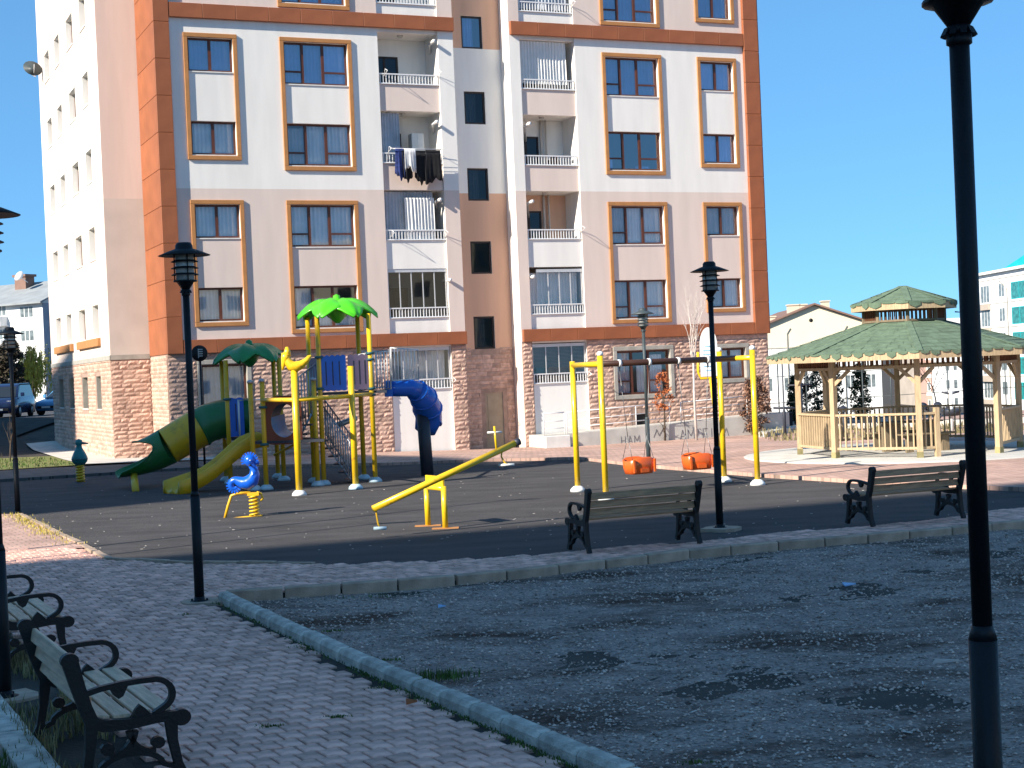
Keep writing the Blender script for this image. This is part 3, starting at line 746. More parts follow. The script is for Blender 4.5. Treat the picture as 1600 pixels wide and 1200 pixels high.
def window(u0,u1,z0,z1,t,gm,cur,n=.13,m_='window_brown',ax=0,sill=True):
    W_=u1-u0;H=z1-z0; key=(round(W_,2),round(H,2),t,m_)
    if key not in fmc: fmc[key]=frame_mesh(W_,H,t,0,m_)
    if ax==0: o=link('window',fmc[key],BR,(u0-U0,n,z0))
    else: o=link('window',fmc[key],BR,(US-U0+n,u1,z0),-PI/2)
    parts=[(.05,W_*.30,.05,H-.05),(W_*.30,W_*.62,.05,H-.05),(W_*.62,W_-.05,.05,H-.05)] if t=='3' else ([(.05,W_/2,.05,H-.05),(W_/2,W_-.05,.05,H-.05)] if t=='2' else [(.05,W_-.05,.05,H-.05)])
    for a,b,c,d in parts: rect(a,b,c,d,.035).build('pane',[gm],o)
    # curtains: own geometry in window space
    for (a,b,mm,ztop) in cur:
        k=int((b-a)*W_*26)+4; vs=[];fs=[]; ph=cr_.uniform(0,6)
        for j in (0,1):
            for i in range(k+1): s=i/k; vs.append((W_*(a+(b-a)*s),.115+.030*math.sin(i*1.55+ph)+.014*math.sin(i*.63),(.03 if j==0 else H*ztop)))
        for i in range(k): fs.append((i,i+1,k+2+i,k+1+i))
        m=MB(); m.add(vs,fs,0,True); m.build('curtain',[mm],o)
    if sill:
        s=MB(); s.box(-.02,W_+.02,-n-.03,-.002,-.045,-.004) ; s.build('sill',['sill_white'],o)
    return o
S,SD,CU_='sheer','sheer_dark','curtain'
styles=[[(0,1,S,.97)],[(0,.46,S,.97),(.52,1,S,.97)],[(0,1,SD,.97)],[(0,.3,S,.97),(.66,1,CU_,.97)],[(0,.62,SD,.97),(.62,1,S,.97)],[(.05,.35,SD,.9),(.7,.98,S,.97)]]
pick={(0,1):[(0,1,SD,.97)],(0,0):[(0,1,S,.95)],(0,-1):[(0,1,S,.97)],(0,-2):[(0,.55,S,.97),(.55,1,CU_,.9)],
      (1,1):[(0,.63,SD,.97),(.63,1,CU_,.97)],(1,0):[(.02,.3,SD,.9),(.33,.98,S,.97)],(1,-1):[(0,1,S,.97)],(1,-2):[(0,.3,S,.97),(.35,1,CU_,.7)],
      (2,1):[(0,1,SD,.97)],(2,0):[(0,.12,CU_,.35),(.55,.8,CU_,.12)],(2,-1):[(0,.3,SD,.97),(.32,1,S,.97)],(2,-2):[(0,.3,SD,.97),(.3,1,CU_,.97)],
      (3,1):[(0,1,S,.97)],(3,0):[(0,1,S,.97)],(3,-1):[(0,1,SD,.97)],(3,-2):[(0,.5,SD,.97),(.5,1,S,.97)]}
for (u0,u1,z0,z1,t,k) in wins:
    ci=[c[0] for c in colsL+colsR].index(u0)
    gm='glass_blue' if k>=1 or (k==0 and ci>=2) else 'glass'
    window(u0,u1,z0,z1,t,gm,pick.get((ci,k),[(0,1,SD,.97)]))
for i,(u0,u1,z0,z1,t) in enumerate(base): window(u0,u1,z0,z1,t,'glass',[[(0,1,SD,.97)],[(0,.28,SD,.97),(.42,.6,CU_,.8),(.62,.9,S,.9)],[(0,1,S,.97)]][i],sill=False,n=.14)
for a,b,c,d in stairw: window(a,b,c,d,'1','glass_dark' if c<Z+12 else 'glass_blue',[] if 3<c-Z<6 else [(.15,.6,SD,.95)],SN+.05,'window_dark',sill=False)
for a,b,c,d in sw: window(a,b,c,d,'2','glass',[(0,1,SD,.97)],.22,ax=1,sill=True)
for a,b,c,d in sb: window(a,b,c,d,'1','glass_dark',[],.2,'window_dark',ax=1,sill=True)
for a,b,c,d in vents: m=MB(); m.box(a-U0,b-U0,.1,.14,c,d); m.build('basement_vent',['black'],BR)
# room darkness behind panes is the closed shell; orange sills on the side facade
for a,b in ((5.1,10.5),(12.1,17.4)):
    m=MB(); m.cbox(US-U0-.12,US-U0-.002,a,b,Z+1.50,Z+1.80,.01); m.build('facade_ledge',['surround'],BR)
for a in (5.05,6.95,8.35,10.6,12.15,14.15,15.35,17.45):
    m=MB(); m.box(US-U0-.035,US-U0-.002,a,a+.06,Z+1.82,ZT-.01); m.build('facade_rib',['stucco_white'],BR)
# door at the foot of the stair wall
m=MB(); m.box(22.75-U0,23.48-U0,SN+.03,SN+.08,Z-2.95,Z-.88); m.box(22.85-U0,23.38-U0,SN+.015,SN+.03,Z-2.5,Z-1.8); m.box(22.85-U0,23.38-U0,SN+.015,SN+.03,Z-1.65,Z-1.0); m.build('service_door',['door_tan'],BR)
# satellite dish on the far end of the side wall
m=MB(); m.lathe([(0,0),(.18,.02),(.36,.09),(.42,.14)],14); m.tube([(0,0,0),(0,0,-.25),(.25,0,-.4)],.025,6,1); m.tube([(0,-.3,.12),(0,0,.42)],.012,4,1)
o=m.build('satellite_dish',['lamp_grey','rail_white'],BR,(US-U0-.45,17.9,Z+14.15)); o.rotation_euler=(R_(60),0,R_(10))
# ---------------- split-faced stone cladding
def stone_mesh(seed):
    r=random.Random(seed); vs=[];fs=[]; nx_,nz_=4,2
    for j in range(nz_+1):
        for i in range(nx_+1):
            e=(i in (0,nx_)) or (j in (0,nz_)); vs.append((i/nx_,-(.012 if e else r.uniform(.02,.05)),j/nz_))
    for j in range(nz_):
        for i in range(nx_): a=j*(nx_+1)+i; fs.append((a,a+1,a+nx_+2,a+nx_+1))
    k=len(vs); rim=[0,nx_,(nx_+1)*(nz_+1)-1,(nx_+1)*nz_]
    vs+=[(vs[i][0],.004,vs[i][2]) for i in rim]
    def strip(ids,a,b):
        fs.append([a]+[b]+ids[::-1])
    fs.append([k,k+1]+[i for i in range(nx_,-1,-1)]); 
    top=[(nx_+1)*nz_+i for i in range(nx_+1)]; fs.append([k+2,k+3]+top)
    fs.append([k+1,k+2]+[nx_+j*(nx_+1) for j in range(nz_,-1,-1)]); fs.append([k+3,k]+[j*(nx_+1) for j in range(nz_+1)])
    m=MB(); m.add(vs,fs); return m
SM=[stone_mesh(i) for i in range(6)]; SMM=[s.mesh('stone',['stone_rose']) for s in SM]
stones=[]  # (axis, a, z, len, h)
def courses(ax,a0,a1,z0,z1,holes,n=0,ch=.155):
    r=random.Random(int(a0*10)+ax); z=z0; row=0
    while z<z1-.05:
        h=ch*r.choice((.9,1,1.1)); h=min(h,z1-z); a=a0+(0 if row%2 else -.2); row+=1
        while a<a1:
            l=r.uniform(.28,.62); s0=max(a,a0); s1=min(a+l,a1); a+=l
            segs=[(s0,s1)]
            for H in holes:
                if H[2]-.17<z+h/2<H[3]+.17:
                    ns=[]
                    for p,q in segs:
                        if q<=H[0]-.17 or p>=H[1]+.17: ns.append((p,q))
                        else:
                            if p<H[0]-.17: ns.append((p,H[0]-.17))
                            if q>H[1]+.17: ns.append((H[1]+.17,q))
                    segs=ns
            for p,q in segs:
                if q-p>.06: stones.append((ax,p,z,q-p,h,n))
        z+=h
hl=[x[:4] for x in base]+vents
zlo=Z-2.85
courses(0,10.62,18.72,zlo,Z+.985,hl); courses(0,21.12,21.69,zlo-.2,Z+.985,[]); courses(0,24.0,24.40,zlo-.3,Z+.985,[]); courses(0,26.74,34.94,zlo-.3,Z+.985,hl)
courses(0,21.72,23.96,zlo-.3,Z+.84,[stairw[0],(22.75,23.48,Z-2.95,Z-.88)],SN)
courses(0,US,10.6,zlo,Z+.92,[],NS); courses(1,NS,19.2,zlo,Z+.92,sb)
courses(2,.1,NS-.05,zlo,Z+.985,[])
near=lambda s:{0:(0 if s[5]==0 and s[1]<19 else 1),1:.8,2:.2}[s[0]]
stones.sort(key=lambda s:(near(s),-s[3]))
mb=MB()
for k,s in enumerate(stones):
    ax,a,z,l,h,n=s; g=.008; i=k%6
    def T(v):
        x=v[0]*(l-g)+g/2;y=v[1];zz=v[2]*(h-g)+g/2
        if ax==0: return (a-U0+x,n+y,z+zz)
        if ax==1: return (US-U0+y,a+l-x,z+zz)
        return (10.72-U0+y-.1,a+l-x,z+zz)
    if k<300:
        if ax==0: o=link('stone',SMM[i],BR,(a-U0+g/2,n,z+g/2))
        elif ax==1: o=link('stone',SMM[i],BR,(US-U0,a+l-g/2,z+g/2),-PI/2)
        else: o=link('stone',SMM[i],BR,(10.62-U0,a+l-g/2,z+g/2),-PI/2)
        o.scale=(l-g,1,h-g)
    else: mb.add([T(v) for v in SM[i].v],SM[i].f)
mb.build('stone_cladding',['stone_rose'],BR,kind='stuff')
m=MB(); m.add([(10.63-U0,0,ZB),(10.63-U0,NS,ZB),(10.63-U0,NS,Z+1),(10.63-U0,0,Z+1)],[(0,3,2,1)]); m.add([(10.63-U0,0,ZB),(10.76-U0,0,ZB),(10.76-U0,0,Z+1),(10.63-U0,0,Z+1)],[(0,1,2,3)]); m.build('corner_wall',['stone_joint'],BR)
print('stones',len(stones),'cells',len(cells))
def bw(u,n,z): v=uvw(u,DD+n); v.z=z; return v
BRZ=R_(90)-TH
# things standing or hanging on the balconies
m=MB(); m.cbox(20.0-U0,20.45-U0,.75,1.2,Z+6.9,Z+8.75,.01); 
c=MB(); c.cbox(-.24,.24,-.2,.2,0,1.15,.012); c.box(-.003,.003,-.206,-.2,.02,1.13)
o=c.build('balcony_cabinet',['sill_white'],loc=bw(20.35,.75,Z+7.75),rz=BRZ); tag(o,'white cabinet standing on the balcony behind the hanging black laundry','cabinet')
def garment(name,label,u0,u1,z1,z0,m_,seed,taper=0,dy=0):
    r=random.Random(seed); k=14; vs=[];fs=[]; ph=r.uniform(0,6)
    for side_ in (0,1):
        for j in range(6):
            t=j/5
            for i in range(k+1):
                s=i/k; y=(.05+.03*math.sin(s*9+ph)*t+.02*math.sin(s*23+ph)*t)+(side_*.05*(.3+.7*t))
                hem=(.10*math.sin(s*6+ph)+.05*math.sin(s*17+ph))*(t**2)
                vs.append(((u0+(u1-u0)*(s+taper*(s-.5)*t)),-.42+dy+y,z1-(z1-z0)*t+hem))
    o=k+1
    for sd in (0,1):
        b=sd*6*o
        for j in range(5):
            for i in range(k): fs.append((b+j*o+i,b+(j+1)*o+i,b+(j+1)*o+i+1,b+j*o+i+1) if sd==0 else (b+j*o+i,b+j*o+i+1,b+(j+1)*o+i+1,b+(j+1)*o+i))
    for i in range(k): fs.append((i,i+1,6*o+i+1,6*o+i)); fs.append((5*o+i,11*o+i,11*o+i+1,5*o+i+1))
    for j in range(5): fs.append((j*o,6*o+j*o,6*o+(j+1)*o,(j+1)*o)); fs.append((j*o+k,(j+1)*o+k,6*o+(j+1)*o+k,6*o+j*o+k))
    c=(u0+u1)/2; m=MB(); m.add([(x-c,y,z-z1) for x,y,z in vs],fs,0,True); q=m.build(name,[m_],loc=bw(c,0,z1),rz=BRZ); fixn(q); tag(q,label,'clothes','laundry hanging from the balcony rack'); return q
garment('trousers','dark navy trousers, leftmost piece of the laundry on the balcony rack',19.12,19.42,Z+8.22,Z+7.15,'navy_cloth',1,.2)
garment('shirt','white shirt hanging between the navy trousers and the black clothes',19.43,19.86,Z+8.17,Z+7.4,'white_cloth',2,dy=-.12)
garment('dark_garment','short black garment hanging partly behind the white shirt',19.36,19.74,Z+8.12,Z+7.08,'black_cloth',3)
garment('dark_garment','black garment hanging just right of the white shirt',19.86,20.28,Z+8.12,Z+7.0,'black_cloth',4)
garment('dark_garment','rightmost black garment on the balcony rack, the widest one',20.30,20.86,Z+8.15,Z+7.0,'black_cloth',5,.25)
m=MB(); 
for y in (-.42,-.35,-.28): m.tube([(-1.05,y,.02),(.95,y,.02)],.008,5)
for x in (-1.05,.95): m.tube([(x,.06,-.35),(x,-.2,.12),(x,-.45,.02)],.012,5); m.tube([(x,.06,-.1),(x,-.45,.02)],.010,5)
o=m.build('drying_rack',['rail_white'],loc=bw(20.0,0,Z+8.16),rz=BRZ); tag(o,'white wire clothes rack hooked over the balcony rail with wet laundry','drying rack')
m=MB(); m.cbox(-.2,.2,-.2,.2,0,.28,.03); m.lathe([(.14,.28),(.16,.38),(.10,.42)],10,(.05,0,0)); o=m.build('storage_box',['beam_brown'],loc=bw(26.0,.8,Z+7.75),rz=BRZ); tag(o,'brown box stored beside the pipes on the right hand open balcony','box')
# access ramp
RA=thing('access_ramp','low pale concrete ramp wall with white pipe railing and scribbled graffiti','ramp',tuple(bw(24.1,-1.4,-.55)),BRZ)
m=MB(); prof=[(0,-.1),(0,.62),(.9,.62),(10.8,.95),(10.8,-.1)]
m.prism([(x,z-.1) for x,z in prof],'y',0,1.38); fixn(m.build('ramp_wall',['concrete'],RA))
def rail(x0,x1,z0,z1,h=.85,name='railing'):
    m=MB()
    for f_ in (1,.62,.3): m.tube([(x0,.08,z0+h*f_),(x1,.08,z1+h*f_)],.022 if f_==1 else .016,6)
    k=max(1,round((x1-x0)/1.3))
    for i in range(k+1): t=i/k; m.tube([(x0+(x1-x0)*t,.08,z0+(z1-z0)*t),(x0+(x1-x0)*t,.08,z0+(z1-z0)*t+h)],.022,6)
    m.build(name,['rail_white'],RA)
rail(.05,.9,.52,.52,.82); rail(1.0,5.4,.52,.66,.82); rail(5.9,8.9,.70,.80,.78)
m=MB()
def stroke(pts,x0,z0,s): m.tube([(x0+x*s,-.004,z0+z*s) for x,z in pts],.012,4,caps=False)
LET={'H':[[(0,0),(0,1)],[(.5,0),(.5,1)],[(0,.5),(.5,.5)]],'A':[[(0,0),(.3,1),(.6,0)],[(.1,.4),(.5,.4)]],'M':[[(0,0),(.05,1),(.35,.4),(.65,1),(.7,0)]],'Z':[[(0,1),(.5,1),(0,0),(.5,0)]],'E':[[(.5,0),(0,0),(0,1),(.5,1)],[(0,.5),(.4,.5)]],'I':[[(.1,0),(.1,1)]],'2':[[(0,.9),(.3,1),(.4,.7),(0,0),(.5,0)]],'~':[[(0,.2),(.3,.8),(.5,.3),(.9,.9),(1.1,.2)]],'N':[[(0,0),(0,1),(.5,0),(.5,1)]]}
def word(wd,x,z,s):
    for ch in wd:
        for st_ in LET[ch]: stroke(st_,x,z,s)
        x+=s*.82
word('HAM',3.2,-.02,.34); word('~',4.6,.1,.5); word('AM2EI~',5.75,.0,.42); word('~',8.6,.1,.3)
m.build('graffiti',['graffiti'],RA)
m=MB(); m.cbox(-.02,1.0,-.18,-.01,-.1,.5,.02); m.build('ramp_foot',['sill_white'],RA)
# ================================================================ STREET LAMPS
def street_lamp(label,px,py,H,z=0,paint='lamp_paint',big=False,base=True,loc=None):
    p=loc or at(px,py,z); t=thing('street_lamp',label,'street lamp',(p.x,p.y,z),rr.uniform(0,6),'garden lamps around the playground')
    s=H/4.0
    m=MB(); zc=1.2*s
    m.lathe([(.055,0),(.055,zc)],20); m.lathe([(.0555,zc),(.039,zc+.055)],20); m.lathe([(.0385,zc+.05),(.0385,3.49*s)],20); m.build('pole',[paint],t)
    m=MB(); m.lathe([(.11,0),(.11,.012),(.062,.02),(.058,.06)],16)
    for k in range(4): a=k*PI/2+.4; m.lathe([(.012,.012),(.012,.035)],6,(.085*math.cos(a),.085*math.sin(a),0))
    m.build('base_plate',[paint],t)
    m=MB(); m.lathe([(.040,3.470*s),(.049,3.475*s),(.049,3.51*s)],16); m.lathe([(.049,3.51*s),(.054,3.53*s),(.044,3.545*s)],16); m.lathe([(.044,3.545*s),(.098,3.625*s),(.135,3.63*s),(.135,3.645*s)],16)
    for k in range(10): a=k*PI/5; m.bar((.050*math.cos(a),.050*math.sin(a),3.535*s),(.066*math.cos(a),.066*math.sin(a),3.505*s),.024,.008)
    m.build('collar',[paint],t)
    c=MB(); zb=3.645*s
    for k in range(4): a=k*PI/2+PI/4; c.tube([(.122*math.cos(a),.122*math.sin(a),zb),(.118*math.cos(a),.118*math.sin(a),zb+.30)],.007,6)
    for k in range(1,4): c.lathe([(.115,zb+.075*k-.008),(.155,zb+.075*k-.016),(.155,zb+.075*k-.010),(.115,zb+.075*k+.008)],20)
    c.build('cage',[paint],t)
    g=MB(); g.lathe([(.105,zb+.002),(.105,zb+.30)],16); g.build('glass_cylinder',['lamp_glass'],t)
    h=MB(); zt=zb+.285
    h.lathe([(0,zt+.03),(.15,zt+.03),(.29,zt-.005),(.295,zt+.0),(.16,zt+.055),(.10,zt+.075),(.095,zt+.12),(.075,zt+.145),(0,zt+.15)],24); h.build('lamp_hat',[paint],t)
    if base:
        b=MB(); n=14; r=[rr.uniform(.20,.36) for _ in range(n)]
        poly=[(r[i]*math.cos(2*PI*i/n),r[i]*math.sin(2*PI*i/n)*1.0) for i in range(n)]
        b.prism(poly,'z',-.1,.012); b.build('concrete_footing',['kerb_dirty'],t)
    return t
L1=street_lamp('black lamp post at the corner of the near kerb, in front of the tube slide',312,940,4.02,.0)
street_lamp('black lamp post at the far left edge of the playground, before the parked van',28,803,3.75,-.05,base=False)
street_lamp('black lamp post standing between the two benches at the left edge',8,1090,4.0,.0)
pr_=at(1545,1100,0); d=ray(1541,1130); q=d*(6.0/d.y)
L4=street_lamp('big dark lamp post in the right foreground, rising from the gravel',0,0,4.05,.16,loc=Vector((q.x,6.0,.16)),base=False)
street_lamp('black lamp post at the right end of the bench facing the swings',1125,825,3.95,-.04)
street_lamp('slender grey lamp post beyond the swings, in front of the stone base',1014,727,3.75,.0,'lamp_grey',base=False)
# ================================================================ BENCHES
def ribbon(m,pts,w,t0,t1,mi=0,ws=None):
    # thick 2-D strip in the local y-z plane, extruded along x from t0 to t1
    pts=[Vector(p) for p in pts]; L_=[];Rr=[]
    for i,p in enumerate(pts):
        d=(pts[min(i+1,len(pts)-1)]-pts[max(i-1,0)]).normalized(); nrm=Vector((-d.y,d.x)); ww=(ws[i] if ws else w)/2
        L_.append(p+nrm*ww); Rr.append(p-nrm*ww)
    for i in range(len(pts)-1): m.prism([L_[i],Rr[i],Rr[i+1],L_[i+1]],'x',t0,t1,mi)
def disc(m,c,r,t0,t1,n=14): m.prism([(c[0]+r*math.cos(2*PI*i/n),c[1]+r*math.sin(2*PI*i/n)) for i in range(n)],'x',t0,t1)
def arcp(c,r,a0,a1,n=10,ry=None): ry=ry or r; return [(c[0]+r*math.cos(R_(a0+(a1-a0)*i/n)),c[1]+ry*math.sin(R_(a0+(a1-a0)*i/n))) for i in range(n+1)]
BEN={}
def bench_meshes(L,slat):
    key=(round(L,2),slat)
    if key in BEN: return BEN[key]
    T=.028
    f=MB() # local y: forward, z: up ; back at y=0, front at y=.48
    ribbon(f,[(-.10,.82),(-.065,.66),(-.03,.52),(0,.43),(.06,.395),(.20,.385),(.34,.40),(.46,.40)],.06,-T,T,ws=[.085,.075,.07,.075,.075,.065,.06,.06])
    disc(f,(-.10,.82),.048,-T-.002,T+.002); disc(f,(.475,.385),.052,-T-.003,T+.003)
    ribbon(f,[(0,.42),(-.015,.25),(-.04,.10),(-.075,0)],.05,-T+.001,T-.001,ws=[.07,.05,.045,.055])
    ribbon(f,[(.42,.40),(.425,.25),(.45,.10),(.48,0)],.05,-T+.001,T-.001,ws=[.07,.05,.045,.055])
    ribbon(f,[(-.05,.07)]+arcp((.20,.10),.17,175,5,10,.10)+[(.45,.07)],.032,-T+.002,T-.002)
    ribbon(f,arcp((.10,.37),.13,-95,-10,6,.17),.03,-T+.003,T-.003); ribbon(f,arcp((.32,.37),.13,-170,-85,6,.17),.03,-T+.003,T-.003)
    disc(f,(.075,.245),.038,-T+.0035,T-.0035,9); disc(f,(.345,.245),.038,-T+.0035,T-.0035,9); disc(f,(.21,.215),.03,-T+.0035,T-.0035,9)
    fr_=f.mesh('end_frame',['iron_black'])
    a=MB(); ribbon(a,[(-.045,.60),(.05,.625),(.16,.64),(.26,.645)]+arcp((.33,.545),.105,80,-60,9,.10)+[(.33,.425)],.034,-T*.8,T*.8)
    a.prism([(.10,.62),(.20,.632),(.17,.565),(.145,.55),(.12,.575)],'x',-T*.7,T*.7); a.prism([(.20,.41),(.32,.42),(.285,.47),(.255,.50),(.23,.47)],'x',-T*.7,T*.7)
    ar=a.mesh('armrest',['iron_black'])
    s=MB(); s.cbox(T+.001,L-T-.001,-.046,.046,-.014,.014,.005); sl_=s.mesh('slat',[slat])
    BEN[key]=(fr_,ar,sl_); return BEN[key]
def bench(label,a,b,slat,z=0,flip=False,iron=None):
    # a,b: ground positions below the left and right end of the backrest seen from behind
    a=Vector(a);b=Vector(b); L=(b-a).length; d=(b-a).normalized()
    t=thing('park_bench',label,'bench',(a.x,a.y,z),math.atan2(d.y,d.x),'wooden benches with black iron ends')
    fm,am,sm_=bench_meshes(L,slat)
    for x in (0,L):
        o=link('end_frame',fm,t,(x,0,0)); link('armrest',am,o)
    for y,zz,rx in ((-.088,.755,R_(80)),(-.066,.645,R_(78)),(-.038,.535,R_(74))):
        link('slat',sm_,t,(0,y+.030,zz),rot=(rx,0,0))
    t.scale=(1,1.17,1)
    for y,zz,rx in ((.055,.440,R_(-8)),(.165,.430,0),(.275,.437,R_(3)),(.385,.443,R_(3))): link('slat',sm_,t,(0,y,zz),rot=(rx,0,0))
    return t
a=at(917,864,0); b=at(1089,848,0); bench('brown slatted bench seen from behind, facing the swing set',a,b,'slat_dark')
a=at(1359,822,0); b=at(1500,809,0); bench('brown slatted bench seen from behind, partly behind the big lamp post',a,b,'slat_dark')
B3=bench('pale slatted bench in the near left corner, closest to the viewer',(-3.43,11.08),(-2.69,9.58),'slat_pale')
bench('pale slatted bench at the left edge beyond the nearest bench',(-5.35,15.3),(-4.62,13.8),'slat_pale')
# ================================================================ SWING SET
def tubeobj(name,pts,r,m,parent,n=10): mb=MB(); mb.tube(pts,r,n); return mb.build(name,[m],parent)
sw_p=[at(903,768,RZ),at(947,781,RZ),at(1132,753,RZ),at(1184,758,RZ)]
c0=at(1045,765,RZ)
SW=thing('swing_set','yellow steel swing frame with brown top beam and two orange bucket seats','swing',(c0.x,c0.y,RZ))
off=Vector((c0.x,c0.y,RZ))
def rel(p): return Vector(p)-off
tops=[2.60,2.70,2.70,2.70]
tp=[]
for p,h,(tx) in zip(sw_p,tops,(897,940,1125,1172)):
    top=Vector((p.x,p.y,h)); tp.append(top)
    o=tubeobj('post',[rel(p),rel(top)],.058,'yellow',SW,12)
    c=MB(); c.lathe([(.16,0),(.15,.05),(.10,.10),(.06,.12)],12,rel(p)); c.build('foot_cover',['cup_white'],o)
    c=MB(); c.lathe([(.062,-.02),(.062,.03),(.04,.06),(0,.07)],12,rel(top)); 
    if tx!=897: c.build('post_cap',['cup_white'],o)
zb=2.52
A=(tp[0]+tp[1])/2;B=(tp[2]+tp[3])/2; A.z=B.z=zb
for i,j in ((0,1),(2,3)):
    a=tp[i].copy();b=tp[j].copy(); a.z=b.z=zb; tubeobj('cross_bar',[rel(a),rel(b)],.052,'yellow',SW,12)
tubeobj('top_beam',[rel(A),rel(B)],.062,'beam_brown',SW,14)
dB=(B-A).normalized()
sd=Vector((dB.y,-dB.x,0))
def beampt(px):
    best=min((abs((lambda q:FPX*(q.dot(CR))/q.dot(CF)+800)(A.lerp(B,t/200)-Vector((0,0,CH)))-px),t) for t in range(201)); return A.lerp(B,best[1]/200)
def seat(pxs,pxc,tw):
    u=[beampt(x) for x in pxs]; c=(u[0]+u[1])/2
    for x in u:
        m=MB(); m.tube([rel(x)+dB*-.03,rel(x)+dB*.03],.075,12,0); m.tube([rel(x)+Vector((0,0,-.06)),rel(x)+Vector((0,0,-.16))],.018,6,1); m.build('bracket',['cup_white','chain'],SW)
    so_=MB(); zc=.42-RZ*0; W_=.30;Dp=.24
    # bucket: outer shell tapering down, open front notch
    prof=[]
    n=20
    def ring(rx,ry,z,dip=0,inset=0):
        vs=[]
        for i in range(n):
            a=2*PI*i/n; ca,sa=math.cos(a),math.sin(a)
            sx=abs(ca)**.55*(1 if ca>0 else -1); sy=abs(sa)**.55*(1 if sa>0 else -1)
            h=z+dip*(.5+.5*math.cos(2*a+PI))*1.0
            vs.append((rx*sx,ry*sy,h))
        return vs
    rings=[ring(.20,.14,-.14),ring(.27,.19,-.13),ring(.30,.21,0.0),ring(.31,.22,.12,.07),ring(.29,.20,.135,.07),ring(.26,.17,.02),ring(.22,.14,-.05)]
    vs=[v for r in rings for v in r]; fs=[]
    for k in range(len(rings)-1):
        for i in range(n): fs.append((k*n+i,k*n+(i+1)%n,(k+1)*n+(i+1)%n,(k+1)*n+i))
    fs.append(list(range(n))[::-1]); fs.append([(len(rings)-1)*n+i for i in range(n)])
    so_.add(vs,fs,0,True)
    for x in (-.25,.25): so_.box(x-.02,x+.02,-.235,-.20,-.10,.16)
    so_.box(-.10,.10,-.225,-.205,-.10,-.02)
    cc=rel(Vector((c.x,c.y,zc-.0))); s_=so_.build('swing_seat',['orange'],SW,tuple(cc),math.atan2(dB.y,dB.x)+tw)
    m=MB(); inv=Matrix.Rotation(-(math.atan2(dB.y,dB.x)+tw),3,'Z')
    for k,x in enumerate(u):
        e=inv@(rel(x)-cc); sx=(-.26 if k==0 else .26)
        tri=Vector((sx*.9,0,.62)); m.tube([e+Vector((0,0,-.15)),tri],.007,5)
        for y in (-.17,.17): m.tube([tri,(sx,y,.16)],.006,5)
    m.build('chain',['chain'],s_)
seat((968,1014),996,.12); seat((1060,1106),1088,-.05)
# ================================================================ SEESAW
g1=at(669,822,RZ);g2=at(696,826,RZ); cS=(g1+g2)/2
SS=thing('seesaw','yellow seesaw with its left end low, standing in the middle of the playground','seesaw',(cS.x,cS.y,RZ))
rs=lambda p:Vector(p)-Vector((cS.x,cS.y,RZ))
lo=pt(583,795,24.4); hi=pt(806,692,25.6)
tubeobj('seesaw_beam',[rs(lo),rs(hi)],.055,'yellow',SS,14)
piv=lo.lerp(hi,.5)
h1=Vector((g1.x,g1.y,.62));h2=Vector((g2.x,g2.y,.62))
for g_,h_ in ((g1,h1),(g2,h2)):
    o=tubeobj('support_leg',[rs(g_),rs(h_)],.048,'yellow',SS,12); m=MB(); m.box(rs(g_).x-.22,rs(g_).x+.22,rs(g_).y-.07,rs(g_).y+.07,.001,.018); m.build('foot_plate',['surround'],o)
m=MB(); m.tube([rs(h1)+Vector((0,0,-.04)),rs(h2)+Vector((0,0,-.04))],.045,10); m.build('support_bar',['yellow'],SS)
m=MB(); e=(h2-h1).normalized(); ps=[rs(h1),rs(h2)]; 
m.bar(rs(h1)+Vector((0,0,.06)),rs(h2)+Vector((0,0,.06)),.03,.2); m.build('pivot_plate',['yellow'],SS)
m=MB(); m.tube([rs(hi)-(rs(hi)-rs(lo)).normalized()*.02,rs(hi)+(rs(hi)-rs(lo)).normalized()*.07],.062,12); m.build('beam_cap',['steel_dark'],SS)
hb=lo.lerp(hi,.86); o=tubeobj('handle',[rs(hb),rs(hb)+Vector((-.02,0,.42))],.018,'yellow',SS,8); m=MB(); q=rs(hb)+Vector((-.02,0,.32)); m.tube([q-Vector((.12,.02,0)),q+Vector((.12,.02,0))],.017,8); m.build('grip',['cup_white'],o)
q=rs(lo.lerp(hi,.90)); o=tubeobj('foot_rest',[q,q+Vector((-.02,0,-.12)),q+Vector((.03,0,-.22)),q+Vector((.09,0,-.26))],.014,'yellow_shaded',SS,7); m=MB(); q=q+Vector((.09,0,-.26)); m.tube([q-Vector((.16,0,0)),q+Vector((.10,0,0))],.022,8); m.build('foot_peg',['cup_white'],o)
q=rs(lo.lerp(hi,.02)); o=tubeobj('foot_rest',[q,q+Vector((0,0,-.10)),q+Vector((.02,0,-.26)),q+Vector((.05,0,-.33))],.014,'yellow_shaded',SS,7); m=MB(); q=q+Vector((.05,0,-.33)); m.tube([q-Vector((.10,.02,0)),q+Vector((.10,-.02,0))],.028,8); m.build('foot_peg',['cup_blue'],o)
